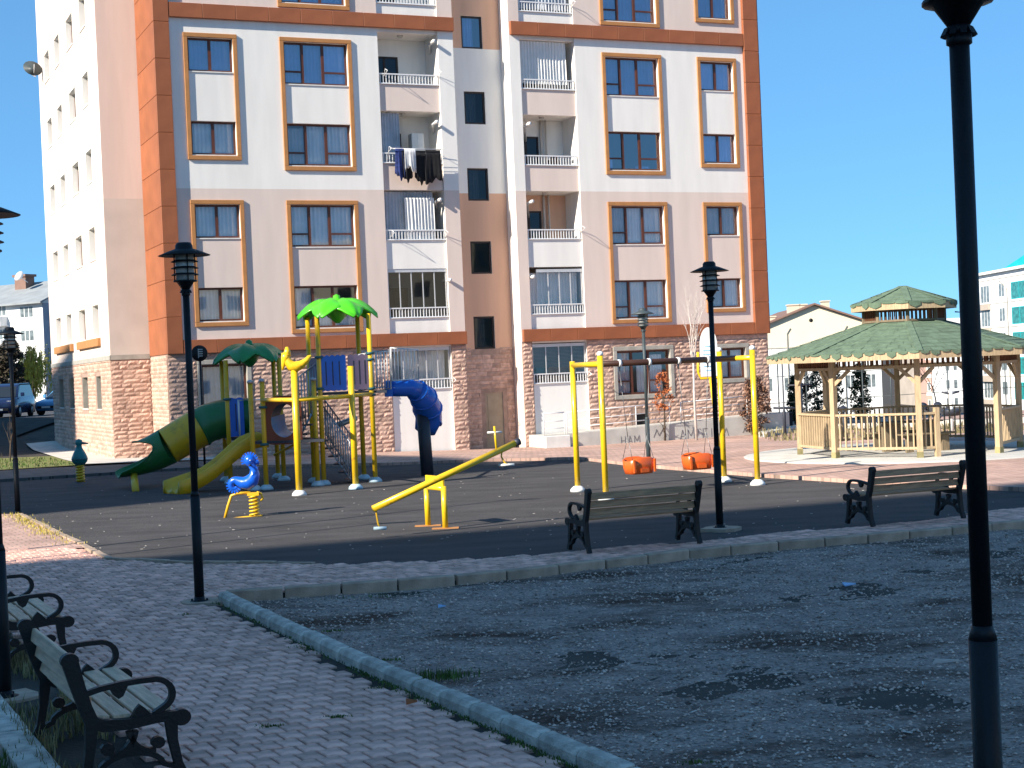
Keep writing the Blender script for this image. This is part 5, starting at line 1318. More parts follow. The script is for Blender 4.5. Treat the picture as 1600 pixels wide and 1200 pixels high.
# roofs
def tier(r0,z0,r1,z1,rows,eave=.16,nm='roof'):
    base=MB()
    for k in range(8):
        a0,b0=V8(k,r0),V8(k+1,r0); a1,b1=V8(k,r1),V8(k+1,r1)
        base.add([a0+Vector((0,0,z0-.03)),b0+Vector((0,0,z0-.03)),b1+Vector((0,0,z1-.03)),a1+Vector((0,0,z1-.03))],[(0,1,2,3)])
    ro_=base.build(nm,['shingle'],GZ)
    sh=MB()
    for k in range(8):
        for j in range(rows):
            t0=j/rows; t1=(j+1.25)/rows; t1=min(t1,1)
            A0=V8(k,r0).lerp(V8(k,r1),t0);B0=V8(k+1,r0).lerp(V8(k+1,r1),t0);A1=V8(k,r0).lerp(V8(k,r1),t1);B1=V8(k+1,r0).lerp(V8(k+1,r1),t1)
            za=z0+(z1-z0)*t0+.022; zb__=z0+(z1-z0)*t1+.008
            L=(B0-A0).length; n=max(1,int(L/.30)); cuts=[0]+[min(1,max(0,(i+(.5 if j%2 else 0))/n)) for i in range(1,n)]+[1]
            for i in range(len(cuts)-1):
                c,d=cuts[i]+.002,cuts[i+1]-.002; dz=rr.uniform(-.004,.006)
                sh.add([A0.lerp(B0,c)+Vector((0,0,za+dz)),A0.lerp(B0,d)+Vector((0,0,za+dz)),A1.lerp(B1,d)+Vector((0,0,zb__)),A1.lerp(B1,c)+Vector((0,0,zb__)),A0.lerp(B0,c)+Vector((0,0,za-.02)),A0.lerp(B0,d)+Vector((0,0,za-.02))],[(0,1,2,3),(4,5,1,0)])
    q=sh.build('shingles',['shingle'],ro_,kind='stuff')
    rd=MB()
    for k in range(8): rd.bar(V8(k,r0)+Vector((0,0,z0+.03)),V8(k,r1)+Vector((0,0,z1+.02)),.16,.012)
    rd.build('ridge_caps',['shingle'],ro_,kind='stuff')
    for k in range(8):
        a,b=V8(k,r0-.01),V8(k+1,r0-.01); mb=MB(); mb.bar(a+Vector((0,0,z0-.085)),b+Vector((0,0,z0-.085)),.03,.16); mb.build('fascia_board',['wood_new'],ro_)
        # ragged shingle flaps hanging over the board
        mb=MB(); a,b=V8(k,r0+.025),V8(k+1,r0+.025); L=(b-a).length; n=int(L/.26); 
        for i in range(n):
            h=rr.choice((.02,.035,.06,.10,.13))
            c0,c1=i/n+.01,(i+1)/n-.01; m_=(c0+c1)/2
            P_=[a.lerp(b,c0)+Vector((0,0,z0+.02)),a.lerp(b,c1)+Vector((0,0,z0+.02)),a.lerp(b,c1)+Vector((0,0,z0-h*.55)),a.lerp(b,m_+.02*(c1-c0))+Vector((0,0,z0-h)),a.lerp(b,c0)+Vector((0,0,z0-h*.45))]
            mb.add(P_+[p*1.0+Vector((p.x,p.y,0)).normalized()*.008 for p in P_],[(0,1,2,3,4),(9,8,7,6,5),(0,5,6,1),(1,6,7,2),(2,7,8,3),(3,8,9,4),(4,9,5,0)])
        mb.build('shingle_flaps',['shingle'],ro_,kind='stuff')
    return ro_
tier(3.42,2.47,.92,3.22,9); tier(1.28,3.68,.06,4.10,5,nm='upper_roof')
mb=MB(); mb.lathe([(.16,4.08),(.10,4.12),(0,4.13)],8); part('roof_cap',mb,'shingle')
for k in range(8):
    a,b=V8(k,.98),V8(k+1,.98); d=(b-a).normalized(); mb=MB(); mb.bar(a+Vector((0,0,3.16)),a+Vector((0,0,3.70)),.07,.07,up=d); part('lantern_post',mb,'wood_old')
    mb=MB(); mb.bar(a+Vector((0,0,3.25)),b+Vector((0,0,3.25)),.05,.05); mb.bar(a+Vector((0,0,3.63)),b+Vector((0,0,3.63)),.04,.09); part('lantern_rail',mb,'wood_old')
    mb=MB(); 
    for i in range(1,7): q=a.lerp(b,i/7); mb.bar(q+Vector((0,0,3.26)),q+Vector((0,0,3.62)),.045,.02,up=d)
    part('lantern_slats',mb,'wood_shade')['kind']='stuff'
    mb=MB(); a3=V8(k,3.3);mb.bar(a3+Vector((0,0,2.40)),V8(k,.9)+Vector((0,0,3.12)),.06,.10); part('rafter',mb,'wood_shade')
mb=MB(); mb.tube([(1.25,-.1,3.42),(1.42,-.1,3.40),(1.45,-.1,3.05)],.018,6); part('cable_bracket',mb,'steel')
# table and seats inside
PT=thing('picnic_table','dark wooden table with benches standing inside the gazebo','table',(GC.x+.1,GC.y+.2,.03),.3)
mb=MB()
for k in range(5): mb.cbox(-.75,.75,-.33+k*.135,-.21+k*.135,.70,.74,.006)
mb.build('table_top',['wood_old'],PT)
for x in (-.55,.55): mb=MB(); mb.bar((x,0,0),(x,0,.70),.10,.5); mb.build('leg',['wood_old'],PT)
for y in (-.75,.75):
    mb=MB(); mb.cbox(-.75,.75,y-.14,y+.14,.42,.46,.006); mb.bar((-.5,y,0),(-.5,y,.42),.08,.2); mb.bar((.5,y,0),(.5,y,.42),.08,.2); mb.build('seat',['wood_old'],PT)
# ================================================================ VEGETATION
def branch(mb,p,d,L,r,depth,R,spread=.5,up=.25,n=3,mi=0,tips=None):
    k=4; pts=[p];q=Vector(p)
    dd=Vector(d)
    for i in range(k): dd=(dd+Vector((R.uniform(-1,1),R.uniform(-1,1),R.uniform(-.3,1)))*.10).normalized(); q=q+dd*L/k; pts.append(q.copy())
    mb.tube(pts,[r*(1-.45*i/k) for i in range(k+1)],5 if depth>0 else 4,mi,caps=False)
    if tips is not None and depth<=1: tips.extend(pts[2:])
    if depth==0: return
    for c in range(n):
        t=R.uniform(.35,1); b=Vector(pts[min(k,int(t*k)+1)])
        a=R.uniform(0,6.3); e=(dd+Vector((math.cos(a),math.sin(a),up))*spread).normalized()
        branch(mb,b,e,L*R.uniform(.55,.8),r*.5,depth-1,R,spread,up,n,mi,tips)
def foliage(pts,n,sz,sx,R,mb,drop=0):
    for _ in range(n):
        p=R.choice(pts); c=Vector((p[0]+R.gauss(0,sx),p[1]+R.gauss(0,sx),p[2]+R.gauss(0,sx)-abs(R.gauss(0,drop)) if drop else p[2]+R.gauss(0,sx)))
        a=Vector((R.gauss(0,1),R.gauss(0,1),R.gauss(0,1))).normalized(); b=a.orthogonal().normalized(); s=sz*R.uniform(.6,1.4)
        if drop: a=Vector((R.gauss(0,.15),R.gauss(0,.15),-1)).normalized(); b=a.orthogonal().normalized(); mb.add([c,c+b*s*.3,c+a*s*1.8,c-b*s*.3],[(0,1,2,3)]); continue
        mb.add([c-a*s,c+b*s*.6,c+a*s,c-b*s*.6],[(0,1,2,3)])
def bare_tree(label,g,H,seed,m_='bark',trunk=.5,r=.05,n=3,depth=3,spread=.35,leaf=None,cat='tree'):
    R=random.Random(seed); t=thing('bare_tree',label,cat,tuple(g)); mb=MB(); ht=H*trunk
    pts=[(0,0,-.1),(R.uniform(-.04,.04),0,ht*.5),(R.uniform(-.08,.08),R.uniform(-.05,.05),ht)]; mb.tube(pts,[r,r*.8,r*.6],8); mb.build('trunk',[m_],t)
    mb=MB(); tips=[]
    for k in range(n+2):
        a=2*PI*k/(n+2)+R.uniform(-.3,.3); branch(mb,Vector(pts[2])-Vector((0,0,R.uniform(0,ht*.25))),Vector((math.cos(a)*spread,math.sin(a)*spread,1)).normalized(),(H-ht)*R.uniform(.45,.7),r*.45,depth-1,R,spread,.6,n,0,tips)
    mb.build('crown',[m_],t)
    if leaf: lb=MB(); foliage(tips,leaf[1],leaf[2],.08,R,lb); lb.build('leaves',[leaf[0]],t)
    return t
def bush(name,label,g,H,Rd,seed,m_,n=1400,sz=.05,shape='cone',trunk=.1,cat='shrub',stem='bark',z0=0.0):
    R=random.Random(seed); t=thing(name,label,cat,tuple(g)); mb=MB(); mb.tube([(0,0,-.1),(.02,0,H*.4),(0,.02,H*.85)],[Rd*.12,Rd*.08,.01],6)
    for k in range(14): z=H*R.uniform(.12,.8); a=R.uniform(0,6.3); rr_=Rd*R.uniform(.5,.9); mb.tube([(0,0,z*.8),(math.cos(a)*rr_,math.sin(a)*rr_,z+.2*H*R.random())],[Rd*.04,.005],4,caps=False)
    mb.build('trunk',[stem],t)
    pts=[]
    for _ in range(60):
        z=R.uniform(trunk,1); 
        w={'cone':(1-z)**.6*min(1,z*3.2),'vase':math.sin(PI*min(1,z*.75+.12)),'ball':math.sqrt(max(0,1-(2*z-1)**2))}[shape]
        a=R.uniform(0,6.3); q=Rd*w*math.sqrt(R.uniform(.1,1)); pts.append((math.cos(a)*q,math.sin(a)*q,z0+z*H))
    lb=MB(); foliage(pts,n,sz,Rd*.14,R,lb); lb.build('foliage',[m_],t); return t
bare_tree('young bare tree with a pale whitish trunk in front of the rose stone wall',bw(29.9,-2.6,-.45),5.3,3,'bark_pale',.62,.055,3,4,.30)
bush('dry_shrub','dry rust brown conical shrub in front of the stone wall near the right corner',bw(33.2,-1.6,-.5),2.25,.52,5,'leaf_dry',2600,.05,'vase')
bush('leafy_sapling','small sapling with orange autumn leaves behind the grey lamp post',bw(29.15,-1.5,-.5),2.6,.36,6,'leaf_orange',520,.05,'vase',.45)
bare_tree('bare round-crowned tree just right of the apartment block, beside the dark planter',at(1216,672)+Vector((0,6,0)),3.4,8,'bark',.42,.05,3,4,.55)
bush('conifer','dark thuja behind the left side of the gazebo',at(1270,668)+Vector((0,4,0)),2.1,.42,9,'leaf_dark',2200,.06,'cone')
bush('conifer','sparse dark thuja seen just right of the second gazebo post',at(1303,668)+Vector((0,6,0)),2.4,.42,10,'leaf_brown',700,.06,'cone')
bush('conifer','grey green conifer seen through the middle of the gazebo',at(1338,668)+Vector((0,8,0)),2.6,.45,11,'leaf_dark',900,.06,'cone')
bush('conifer','grey green conifer beside the central opening of the gazebo',at(1372,668)+Vector((0,8,0)),2.5,.5,12,'leaf_dark',1500,.06,'cone')
bush('conifer','dark bushy conifer seen through the gazebo next to its near post',at(1400,668)+Vector((0,6,0)),2.6,.6,13,'leaf_dark',2200,.06,'cone')
bare_tree('slim bare tree seen through the front left bay of the gazebo',at(1317,668)+Vector((0,9,0)),3.2,14,'bark',.4,.03,3,4,.45)
bare_tree('bare tree behind the right hand posts of the gazebo',at(1568,660)+Vector((0,10,0)),3.4,15,'bark',.4,.04,3,4,.5)
g=pt(18,640,92); g.z=zg(g.x,g.y); bush('round_tree','dark round-crowned tree behind the parked van',g,4.3,.95,16,'leaf_brown',4200,.10,'ball',.35,'tree')
# willow with hanging strands
def willow(label,px,Y,H,Rd,seed,m_):
    g=pt(px,640,Y); g.z=zg(g.x,Y); R=random.Random(seed); t=thing('willow_tree',label,'tree',tuple(g)); mb=MB(); mb.tube([(0,0,-.2),(.05,0,H*.4),(0,0,H*.75)],[.12,.09,.04],7)
    pts=[]
    for k in range(16):
        a=2*PI*k/16+R.uniform(-.2,.2); r1=Rd*R.uniform(.3,1); zt=H*R.uniform(.72,1.0); mb.tube([(0,0,H*.45),(math.cos(a)*r1*.6,math.sin(a)*r1*.6,zt),(math.cos(a)*r1,math.sin(a)*r1,zt-.15)],[.04,.025,.01],4,caps=False)
        for q in range(6): rr_=r1*R.uniform(.3,1.05); aa=a+R.uniform(-.3,.3); 
        for q in range(8):
            rr_=r1*R.uniform(.3,1.05); aa=a+R.uniform(-.3,.3); L=H*R.uniform(.25,.65)
            for s in range(9): pts.append((math.cos(aa)*rr_,math.sin(aa)*rr_,zt-L*s/9))
    mb.build('trunk',['bark'],t); lb=MB(); foliage(pts,5200,.10,.05,R,lb,drop=.12); lb.build('foliage',[m_],t)
willow('yellow green weeping willow between the van and the light blue car',52,100,4.3,1.35,21,'leaf_willow')
willow('yellow tree at the left edge behind the dark round tree',0,104,3.8,1.0,22,'leaf_yellow')
g=pt(70,640,108); g.z=zg(g.x,g.y); bare_tree('thin sparse tree between the willow and the light blue car',g,3.8,23,'bark',.3,.05,3,4,.4,('leaf_willow',500,.06))
for k,(px,Y) in enumerate(((12,60),(60,62))):
    pass
g=at(16,722); bare_tree('small bare sapling on the grass at the far left behind the lamp post',g,1.6,24,'bark',.5,.03,2,3,.3)
# ================================================================ FENCE, PLANTER, GYM
A_=at(1192,676)+Vector((0,5,0)); FA=Vector((A_.x-.5,62,0)); FB=Vector((27,60,0)); FA.z=zg(FA.x,FA.y)
FN=thing('mesh_fence','thin grey mesh fence running behind the gazebo','fence',tuple(FA)); n=16
m=MB(); 
for z in (.05,1.15,2.2,2.75): m.tube([(0,0,z),tuple(FB-FA+Vector((0,0,z)))],.012,4)
m.build('rail',['lamp_grey'],FN)
for i in range(n+1): q=(FB-FA)*(i/n); mb=MB(); mb.tube([(q.x,q.y,0),(q.x,q.y,2.8)],.025,5); mb.build('fence_post',['lamp_grey'],FN)
g=at(1219,668)+Vector((0,0,0)); 
t=thing('planter_box','low black planter box at the corner of the apartment block','planter',(g.x,g.y,zg(g.x,g.y)))
mb=MB(); mb.cbox(-.5,.5,-.3,.3,0,.62,.01); mb.cbox(-.53,.53,-.33,.33,.56,.64,.01); mb.build('box_body',['black'],t); mb=MB(); mb.cbox(-.1,.22,-.315,-.301,.08,.42,.004); mb.build('box_panel',['navy_cloth'],t)
mb=MB(); a=at(1188,683);b=at(1245,672); mb.bar(a+Vector((0,0,.08)),b+Vector((0,0,.08)),.5,.2); mb.bar(b+Vector((0,0,.08)),Vector((26,52,.0)),.5,.2); o=mb.build('low_wall',['concrete'],kind=None); tag(o,'low pale concrete edging wall running behind the gazebo','wall')
P=[]
for k in range(2600): x=rr.uniform(9,22); P.append((x,rr.uniform(50,60),zg(x,54)))
blades('dry_verge',P,.25,'grass_dry',.02)
def gym(label,px,Y,kind_):
    g=ptz(px,Y,0); g.z=zg(g.x,g.y); t=thing('exercise_machine',label,'gym equipment',tuple(g),0,'outdoor gym machines beyond the gazebo'); mb=MB(); 
    if kind_=='bars':
        mb.tube([(0,0,0),(0,0,2.2)],.09,8); mb.build('post',['steel_dark'],t); mb=MB(); mb.tube([(-.45,0,1.95),(.45,0,1.95)],.03,6); mb.build('pull_bar',['steel_dark'],t); mb=MB(); mb.tube([(-1.0,0,1.15),(-.06,0,1.1)],.045,6); mb.build('arm',['steel_dark'],t)
    elif kind_=='seat':
        mb.tube([(0,0,0),(0,0,.9)],.06,8); mb.tube([(0,0,.5),(-.55,0,1.0)],.035,6); mb.tube([(0,0,.45),(.35,0,.95)],.03,6); mb.build('frame',['steel_dark'],t)
        for x,z in ((-.5,1.0),(.0,1.0),(.36,.95)): mb=MB(); mb.lathe([(0,-.02),(.15 if x<.3 else .07,-.015),(.15 if x<.3 else .07,.02),(0,.03)],12); o=mb.build('pad',['steel_dark'],t,(x,0,z)); o.rotation_euler=(R_(50),R_(20*(1 if x<0 else -1)),0)
    else:
        mb.tube([(0,0,0),(0,0,1.5)],.07,8); mb.build('post',['sand_white'],t); mb=MB(); mb.lathe([(0,.6),(.25,.62),(.36,.78),(.32,.85)],12); mb.tube([(-.3,0,1.45),(0,0,1.38),(.3,0,1.45)],.035,6); mb.build('step_disc',['steel_dark','teal'],t)
gym('dark pull-up post of the outdoor gym left of the thuja',1252,57,'bars'); gym('dark exercise machine with round pads seen through the gazebo',1318,56,'seat'); gym('white exercise machine with teal handle bar right of the gazebo entrance',1487,54,'disc'); gym('dark exercise machine between the near gazebo post and the white one',1466,56,'seat')
g=ptz(1226,56,0); g.z=zg(g.x,g.y); t=thing('thin_lamp_post','thin dark post beside the bare tree right of the apartment block','post',tuple(g)); mb=MB(); mb.lathe([(.06,0),(.06,1.0),(.03,1.1),(.025,2.95),(0,2.96)],8); mb.build('post',['steel_dark'],t)
# ================================================================ CARS
def car(label,loc,rz,body,van=False):
    t=thing('parked_van' if van else 'parked_car',label,'van' if van else 'car',tuple(loc),rz)
    L,Wd,H=(4.6,1.84,1.85) if van else (4.2,1.74,1.45)
    # front faces -y; lower body as lofted sections
    if van: secs=[(-2.28,.72,.35,.80),(-2.1,.86,.25,.98),(-1.5,.90,.22,1.08),(-.9,.92,.22,1.12),(0,.92,.22,1.15),(1.8,.92,.22,1.15),(2.28,.88,.30,1.12)]; roof=[(-1.35,.80,1.08),(-.62,.72,1.74),(-.3,.73,1.83),(1.9,.73,1.84),(2.22,.76,1.12)]
    else: secs=[(-2.08,.62,.35,.66),(-1.9,.80,.25,.76),(-1.2,.85,.2,.88),(-.7,.87,.2,.92),(.6,.87,.2,.95),(1.6,.85,.2,.97),(2.08,.74,.32,.92)]; roof=[(-.95,.76,.90),(-.25,.60,1.38),(.2,.60,1.45),(1.1,.60,1.42),(1.85,.70,.94)]
    mb=MB(); vs=[];fs=[]
    for y,w,z0,z1 in secs: vs+=[(-w*.94,y,z0),(-w,y,(z0+z1)*.45),(-w*.97,y,z1*.96),(-w*.85,y,z1),(w*.85,y,z1),(w*.97,y,z1*.96),(w,y,(z0+z1)*.45),(w*.94,y,z0)]
    for i in range(len(secs)-1):
        for j in range(8): fs.append((i*8+j,(i+1)*8+j,(i+1)*8+(j+1)%8,i*8+(j+1)%8))
    fs.append(list(range(8))); fs.append([(len(secs)-1)*8+j for j in range(8)][::-1]); mb.add(vs,fs,0,True)
    vs=[];fs=[]
    for y,w,z in roof: vs+=[(-w,y,z-.03),(-w*.9,y,z),(w*.9,y,z),(w,y,z-.03)]
    for i in range(len(roof)-1):
        for j in range(3): fs.append((i*4+j,(i+1)*4+j,(i+1)*4+j+1,i*4+j+1))
    mb.add(vs,fs,0,False); fixn(mb.build('body',[body],t))
    g=MB(); zl=roof[0][2]-.05; g.add([(-roof[0][1]*.9,roof[0][0]-.015,zl+.08),(roof[0][1]*.9,roof[0][0]-.015,zl+.08),(roof[1][1]*.86,roof[1][0]-.03,roof[1][2]-.03),(-roof[1][1]*.86,roof[1][0]-.03,roof[1][2]-.03)],[(0,1,2,3)]); g.build('windscreen',['car_glass'],t)
    for s in (-1,1):
        g=MB(); pts=[(y,z-.06) for y,w,z in roof]+[(roof[-1][0],zl),(roof[0][0],zl)]; ws=[w for y,w,z in roof]
        wm=secs[3][1]*.93
        g.add([(s*(roof[1][1]+.0),roof[1][0],roof[1][2]-.06),(s*roof[2][1],roof[2][0],roof[2][2]-.09),(s*roof[3][1],roof[3][0],roof[3][2]-.1),(s*wm*.97,roof[4][0],zl+.04),(s*wm*.97,roof[0][0],zl+.02)],[(0,1,2,3,4)]); g.build('side_glass',['car_glass'],t)
        h=MB(); h.cbox(s*.58-.16,s*.58+.16,secs[1][0]-.10,secs[1][0]+.05,secs[1][3]-.22,secs[1][3]-.07,.03); h.build('headlight',['lens'],t)
        mi=MB(); mi.cbox(s*(Wd/2+.08)-.10,s*(Wd/2+.08)+.10,roof[0][0]+.30,roof[0][0]+.40,zl+.1,zl+.30,.03); mi.build('side_mirror',[body],t)
        for y in (-1.35,1.35):
            wv=MB(); wv.tube([(s*(Wd/2-.20),y,.33),(s*(Wd/2-.0),y,.33)],.33,18); o=wv.build('wheel',['tyre'],t); ri=MB(); ri.tube([(s*(Wd/2-.0),y,.33),(s*(Wd/2+.012),y,.33)],.20,14); ri.build('rim',['steel'],o)
    b=MB(); b.cbox(-.55,.55,secs[0][0]-.04,secs[0][0]+.03,.38,.52,.01); b.build('grille',['black'],t); b=MB(); b.cbox(-.26,.26,secs[0][0]-.06,secs[0][0]-.042,.40,.50,.004); b.build('number_plate',['sand_white'],t)
    return t
g=pt(14,640,84.5); g.z=zg(g.x,g.y)+.03; car('dark navy parked van seen from the front at the left edge',g,R_(4),'car_navy',True)
g=pt(103,640,88); g.z=zg(g.x,g.y)+.03; car('light blue parked car half hidden behind the apartment block',g,R_(-14),'car_lightblue')
# ================================================================ FAR BUILDINGS
def block(name,label,loc,rz,W_,D_,H_,wall,wins,roof=None,cat='building'):
    t=thing(name,label,cat,tuple(loc),rz); mb=MB(); mb.box(0,W_,0,D_,-8,H_); mb.build('wall',[wall],t); return t
def fwin(t,x0,x1,z0,z1,m='far_glass',fr='far_white',y=0,bars=1,inn=None):
    mb=MB(); w=.08
    mb.box(x0,x1,y-.03,y-.003,z0,z0+w); mb.box(x0,x1,y-.03,y-.003,z1-w,z1)
    for i in range(bars+2): x=x0+(x1-x0-w)*i/(bars+1); mb.box(x,x+w,y-.03,y-.003,z0+w,z1-w)
    o=mb.build('window',[fr],t); rect(x0+.02,x1-.02,z0+.02,z1-.02,y-.012).build('pane',[m],o); return o
# left white block (side coloured darker for its shade)
p0=pt(72,610,186); z0_=zg(p0.x,186)
t=thing('white_apartment_block','white four storey apartment block with grey gable roof at the far left','building',(p0.x,p0.y,z0_),R_(-32))
mb=MB(); mb.box(-22,0,0,13,-6,12.2-.3); mb.add([(.0,0,11.9),(.0,13,11.9),(.0,6.5,14.6)],[(0,1,2)]); mb.add([(-22,0,11.9),(-22,13,11.9),(-22,6.5,14.6)],[(0,2,1)]); mb.build('wall',['far_white'],t)
mb=MB(); mb.box(.01,.06,0.0,13,-6,11.8); mb.build('side_shade_sheet',['far_white_shaded'],t)  # thin grey-blue sheet over the white wall, the side's shade put into colour
mb=MB(); 
for (ya,za,yb,zb2) in ((-.8,11.75,6.5,14.8),(13.8,11.75,6.5,14.8)): mb.add([(-22.6,ya,za),(.6,ya,za),(.6,yb,zb2),(-22.6,yb,zb2),(-22.6,ya,za+.2),(.6,ya,za+.2),(.6,yb,zb2+.2),(-22.6,yb,zb2+.2)],[(0,3,2,1),(4,5,6,7),(0,1,5,4),(1,2,6,5),(2,3,7,6),(3,0,4,7)])
fixn(mb.build('roof',['roof_grey'],t))
for k in range(4):
    z=1.0+2.85*k
    fwin(t,-4.0,-1.6,z+.6,z+2.0,bars=2); fwin(t,-12.6,-10.2,z+.6,z+2.0,bars=2); fwin(t,-17.5,-15.5,z+.6,z+2.0)
    mb=MB(); mb.box(-8.9,-6.2,-1.2,-.002,z-.2,z+.95); mb.build('balcony',['far_white'],t); fwin(t,-8.7,-6.4,z+1.0,z+2.35,bars=2,y=-.001)
    mb=MB(); 
    for zz in (z+.2,z+.9): mb.box(.062,.10,3.2,8.5,zz,zz+.35)
    mb.build('side_band',['far_white'],t)
mb=MB(); mb.box(-9.6,-7.6,4.2,5.6,13.2,15.6); mb.box(-9.8,-7.4,4.0,5.8,15.6,15.9); mb.build('chimney',['roof_brown'],t)
mb=MB(); mb.lathe([(0,0),(.5,.15),(.7,.4)],10); mb.tube([(0,0,0),(0,0,-1.2)],.05,4); o=mb.build('satellite_dish',['far_white'],t,(-7.0,3.0,15.4)); o.rotation_euler=(R_(60),0,0)
# cream gabled building
YB=178; pL=ptz(1176,YB,0); sw_=(ptz(1376,YB,0).x-pL.x)
t=thing('cream_gabled_building','long cream building with a low gable roof behind the gazebo','building',(pL.x,YB,-5.2),R_(-2)); zz0=5.2
mb=MB(); W_=sw_; zE=5.6+zz0; zA=8.3+zz0; mb.box(0,W_,0,30,-4,4.1+zz0-.5,1); mb.prism([(0,4.1+zz0-.5),(W_,4.1+zz0-.5),(W_,zE),(W_*.5,zA),(0,zE)],'y',0,30,0); mb.box(0,W_,-.05,-.002,4.0+zz0-.5,4.12+zz0-.5,2); fixn(mb.build('wall',['far_cream','far_white','concrete_trim'],t))
for s in (0,1):
    a=(0-.5,zE-.15) if s==0 else (W_+.5,zE-.15); b=(W_*.5,zA+.05); mb=MB(); mb.prism([a,b,(b[0],b[1]+.2),(a[0],a[1]+.2)],'y',-.5,30.5); fixn(mb.build('roof',['roof_brown'],t))
for x,h in ((.17,.7),(.33,1.1),(.42,.6),(.60,1.0)):
    zr_=zE+(zA-zE)*(1-abs(x-.5)*2); mb=MB(); mb.box(W_*x,W_*x+(.8 if x!=.33 else 1.3),3,4.5,zr_-.3,zr_+h); mb.box(W_*x-.1,W_*x+(.9 if x!=.33 else 1.4),2.9,4.6,zr_+h,zr_+h+.15); mb.build('chimney',['far_beige'],t)
mb=MB(); mb.tube([(W_*.47,-.04,zz0+6.6),(W_*.47,-.01,zz0+6.6)],.22,12); mb.build('vent_hole',['black'],t)
for x in (.28,.72): mb=MB(); mb.tube([(W_*x,-.08,0),(W_*x,-.08,zz0+5.2),(W_*x+.4,-.08,zz0+5.8)],.06,5); mb.build('downpipe',['concrete_trim'],t)
for i in range(6): fwin(t,1.2+i*2.35,2.3+i*2.35,zz0-1.4,zz0+.2,bars=1)
# right white block with teal glazed bays
q0=ptz(1532,195,0); t=thing('white_teal_building','white five storey building with teal glazed bays at the right edge','building',(q0.x,q0.y,0),R_(-88))
mb=MB(); mb.box(0,34,0,14,-10,11.6); mb.build('wall',['far_white'],t)
mb=MB(); mb.prism([(11,11.9),(34,11.9),(34,14.5),(27,14.5)],'y',-.5,14); mb.box(-.3,34,-.5,14.3,11.6,11.9); 
o=mb.build('roof',['roof_teal'],t); o.data.materials.append(MATS['far_white']); 
for f in o.data.polygons[-6:]: f.material_index=1
for k in range(5):
    z=8.3-2.95*k
    o=fwin(t,1.2,4.4,z-.2,z+2.0,bars=2,y=-.001); mb=MB(); mb.box(1.0,4.6,-.35,-.05,z-1.05,z-.3); mb.build('balcony_panel',['far_stone'],t)
    fwin(t,7.6,9.6,z+.3,z+2.0,bars=1,y=-.001)
    fwin(t,11.8,19.5,z-.1,z+1.9,'far_glass_teal','roof_teal',-.001,2); mb=MB(); mb.box(11.9,19.4,-.0025,-.0015,z,z+1.8); mb.build('bay_shade',['far_glass_teal'],t)
    fwin(t,22,29,z-.1,z+1.9,'far_glass_teal','roof_teal',-.001,2)
    mb=MB(); mb.box(0,34,-.05,-.004,z+2.55,z+2.62); mb.build('string_course',['concrete_trim'],t)
mb=MB(); mb.box(0,34,-.12,-.052,-10,-5.2); mb.build('stone_plinth',['far_stone'],t)
mb=MB(); mb.tube([(10.6,-.12,-9),(10.6,-.12,9.6),(8.2,-.12,10.6)],.07,5); mb.build('downpipe',['concrete_trim'],t)
for lab,px0,px1,Y,top,m_,sd in (('grey distant apartment block seen through the gazebo, left of the rose one',1428,1446,262,7.5,'far_stone',1),('rose and white distant apartment block seen through the gazebo',1446,1474,255,7.2,'far_rose',2),('white distant apartment tower seen through the gazebo beside the big lamp post',1474,1512,248,7.6,'far_white',3)):
    a=ptz(px0,Y,0);b=ptz(px1,Y,0); t=thing('distant_block',lab,'building',(a.x,a.y,0)); mb=MB(); w_=b.x-a.x-.15; mb.box(0,w_,0,12,-13,top); mb.build('wall',[m_],t)
    for k in range(6):
        for i in range(2 if w_<2.3 else 3): x=w_*(i+.25)/(2 if w_<2.3 else 3); mb=MB(); 
        z=top-2.6-2.9*k
        nn=2 if w_<2.3 else 3
        for i in range(nn): x=w_*(i+.22)/nn; fwin(t,x,x+w_*.55/nn,z,z+1.5,bars=0,y=-.002)
        if m_=='far_rose': mb=MB(); mb.box(0,w_,-.04,-.003,z-.7,z-.15); mb.build('band',['far_white'],t)
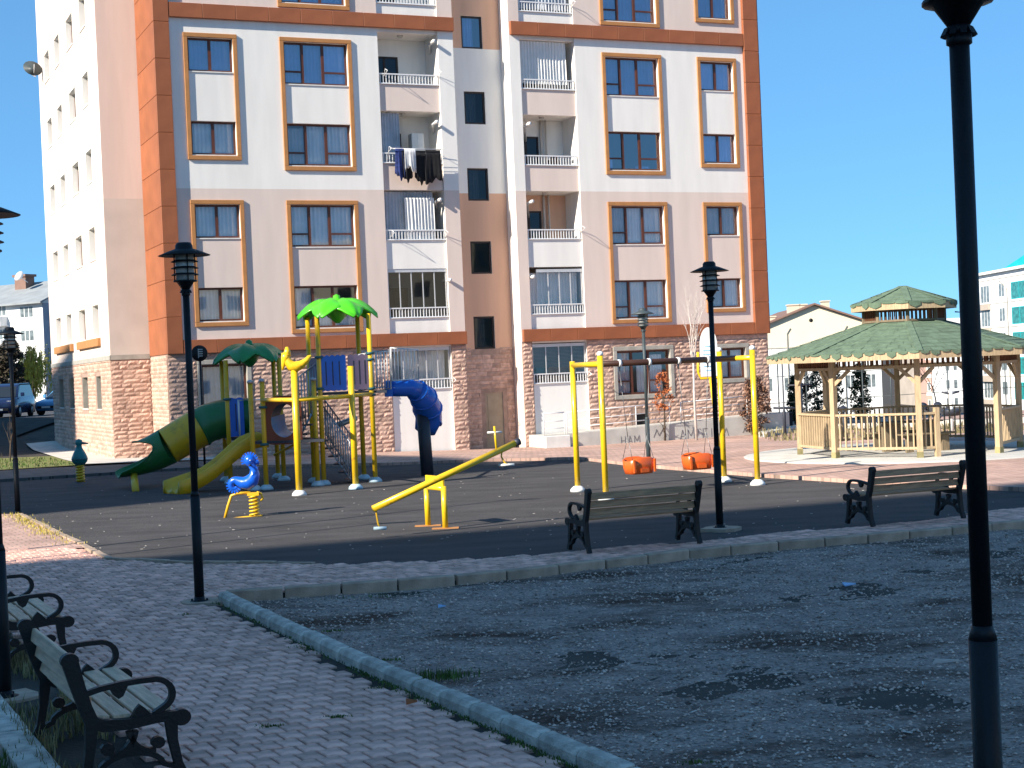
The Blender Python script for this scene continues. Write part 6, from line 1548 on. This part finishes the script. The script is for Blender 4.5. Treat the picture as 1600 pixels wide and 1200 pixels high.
# ================================================================ BUILDINGS BESIDE AND BEHIND THE VIEWPOINT (the towers cast the large shadows, the low block is added for reflections)
def tower(label,poly,H_,wall,floors):
    c=sum((Vector((p[0],p[1],0)) for p in poly),Vector())/len(poly); t=thing('apartment_tower',label,'building',tuple(c)); P_=[(p[0]-c.x,p[1]-c.y) for p in poly]
    mb=MB(); mb.prism(P_,'z',-.5,H_); fixn(mb.build('wall',[wall],t))
    n=len(P_)
    for i in range(n):
        a=Vector((*P_[i],0));b=Vector((*P_[(i+1)%n],0)); L=(b-a).length; d=(b-a).normalized(); nr=Vector((d.y,-d.x,0))
        if nr.dot((a+b)/2)<0: nr=-nr
        k=int(L/3.6); mb=MB()
        for f in range(floors):
            for j in range(k):
                q=a+d*(L*(j+.5)/k)+nr*.02; z=1.3+f*(H_-1.5)/floors; u=d*.75
                mb.add([q-u+Vector((0,0,z)),q+u+Vector((0,0,z)),q+u+Vector((0,0,z+1.35)),q-u+Vector((0,0,z+1.35))],[(0,1,2,3)])
        w_=mb.build('window_rows',['car_glass'],t,kind='stuff')
    return t
s0,s1=math.sin(SAZ),math.cos(SAZ)
AN=lambda a,n:(s0*a-s1*n,s1*a+s0*n)
tower('tall cream apartment tower left of the viewpoint, its shade crossing the slides',[AN(-48.7,31.0),AN(-44.3,48.6),AN(-60,48.6),AN(-63.7,31.0)],45,'far_cream',15)
e_=Vector((math.sin(R_(70)),math.cos(R_(70)))); nn_=Vector((e_.y,-e_.x)); Qb=Vector((0,25.2))-Vector((s0,s1))*(45/math.tan(SEL))
tower('cream apartment tower further left, its shade covering the parked cars',[AN(-40.7,61.0),AN(-40.7,86),AN(-55,86),AN(-55,61.0)],45,'far_cream',15)
tower('long white apartment tower behind the viewpoint, its shade covering the foreground',[tuple(Qb-e_*25),tuple(Qb+e_*30),tuple(Qb+e_*30+nn_*22),tuple(Qb-e_*25+nn_*22)],45,'far_white',15)
tower('five storey cream apartment block added behind and to the right of the viewpoint for the window reflections',[(42,-38),(58,2),(70,-3),(54,-43)],15,'far_cream',5)  # unseen block added so the lower windows have something to reflect
for lab,x,y,h,r in (('tall thin pole left of the playground, out of view, added for its shadow line',-11.9,20.9,9.0,.05),('shorter thin pole left of the playground, out of view, added for its shadow line',-10.9,19.9,6.5,.04)):
    t=thing('shadow_pole',lab,'pole',(x,y,0)); mb=MB(); mb.lathe([(r*1.6,0),(r,h*.4),(r*.7,h),(0,h+.02)],8); mb.build('pole',['lamp_grey'],t); mb=MB(); mb.bar((0,0,h-.05),(.6,0,h+.05),.12,.06); mb.build('pole_arm',['lamp_grey'],t)  # unseen poles added to draw the thin shadow lines on the ground
print('objects',len(bpy.data.objects))
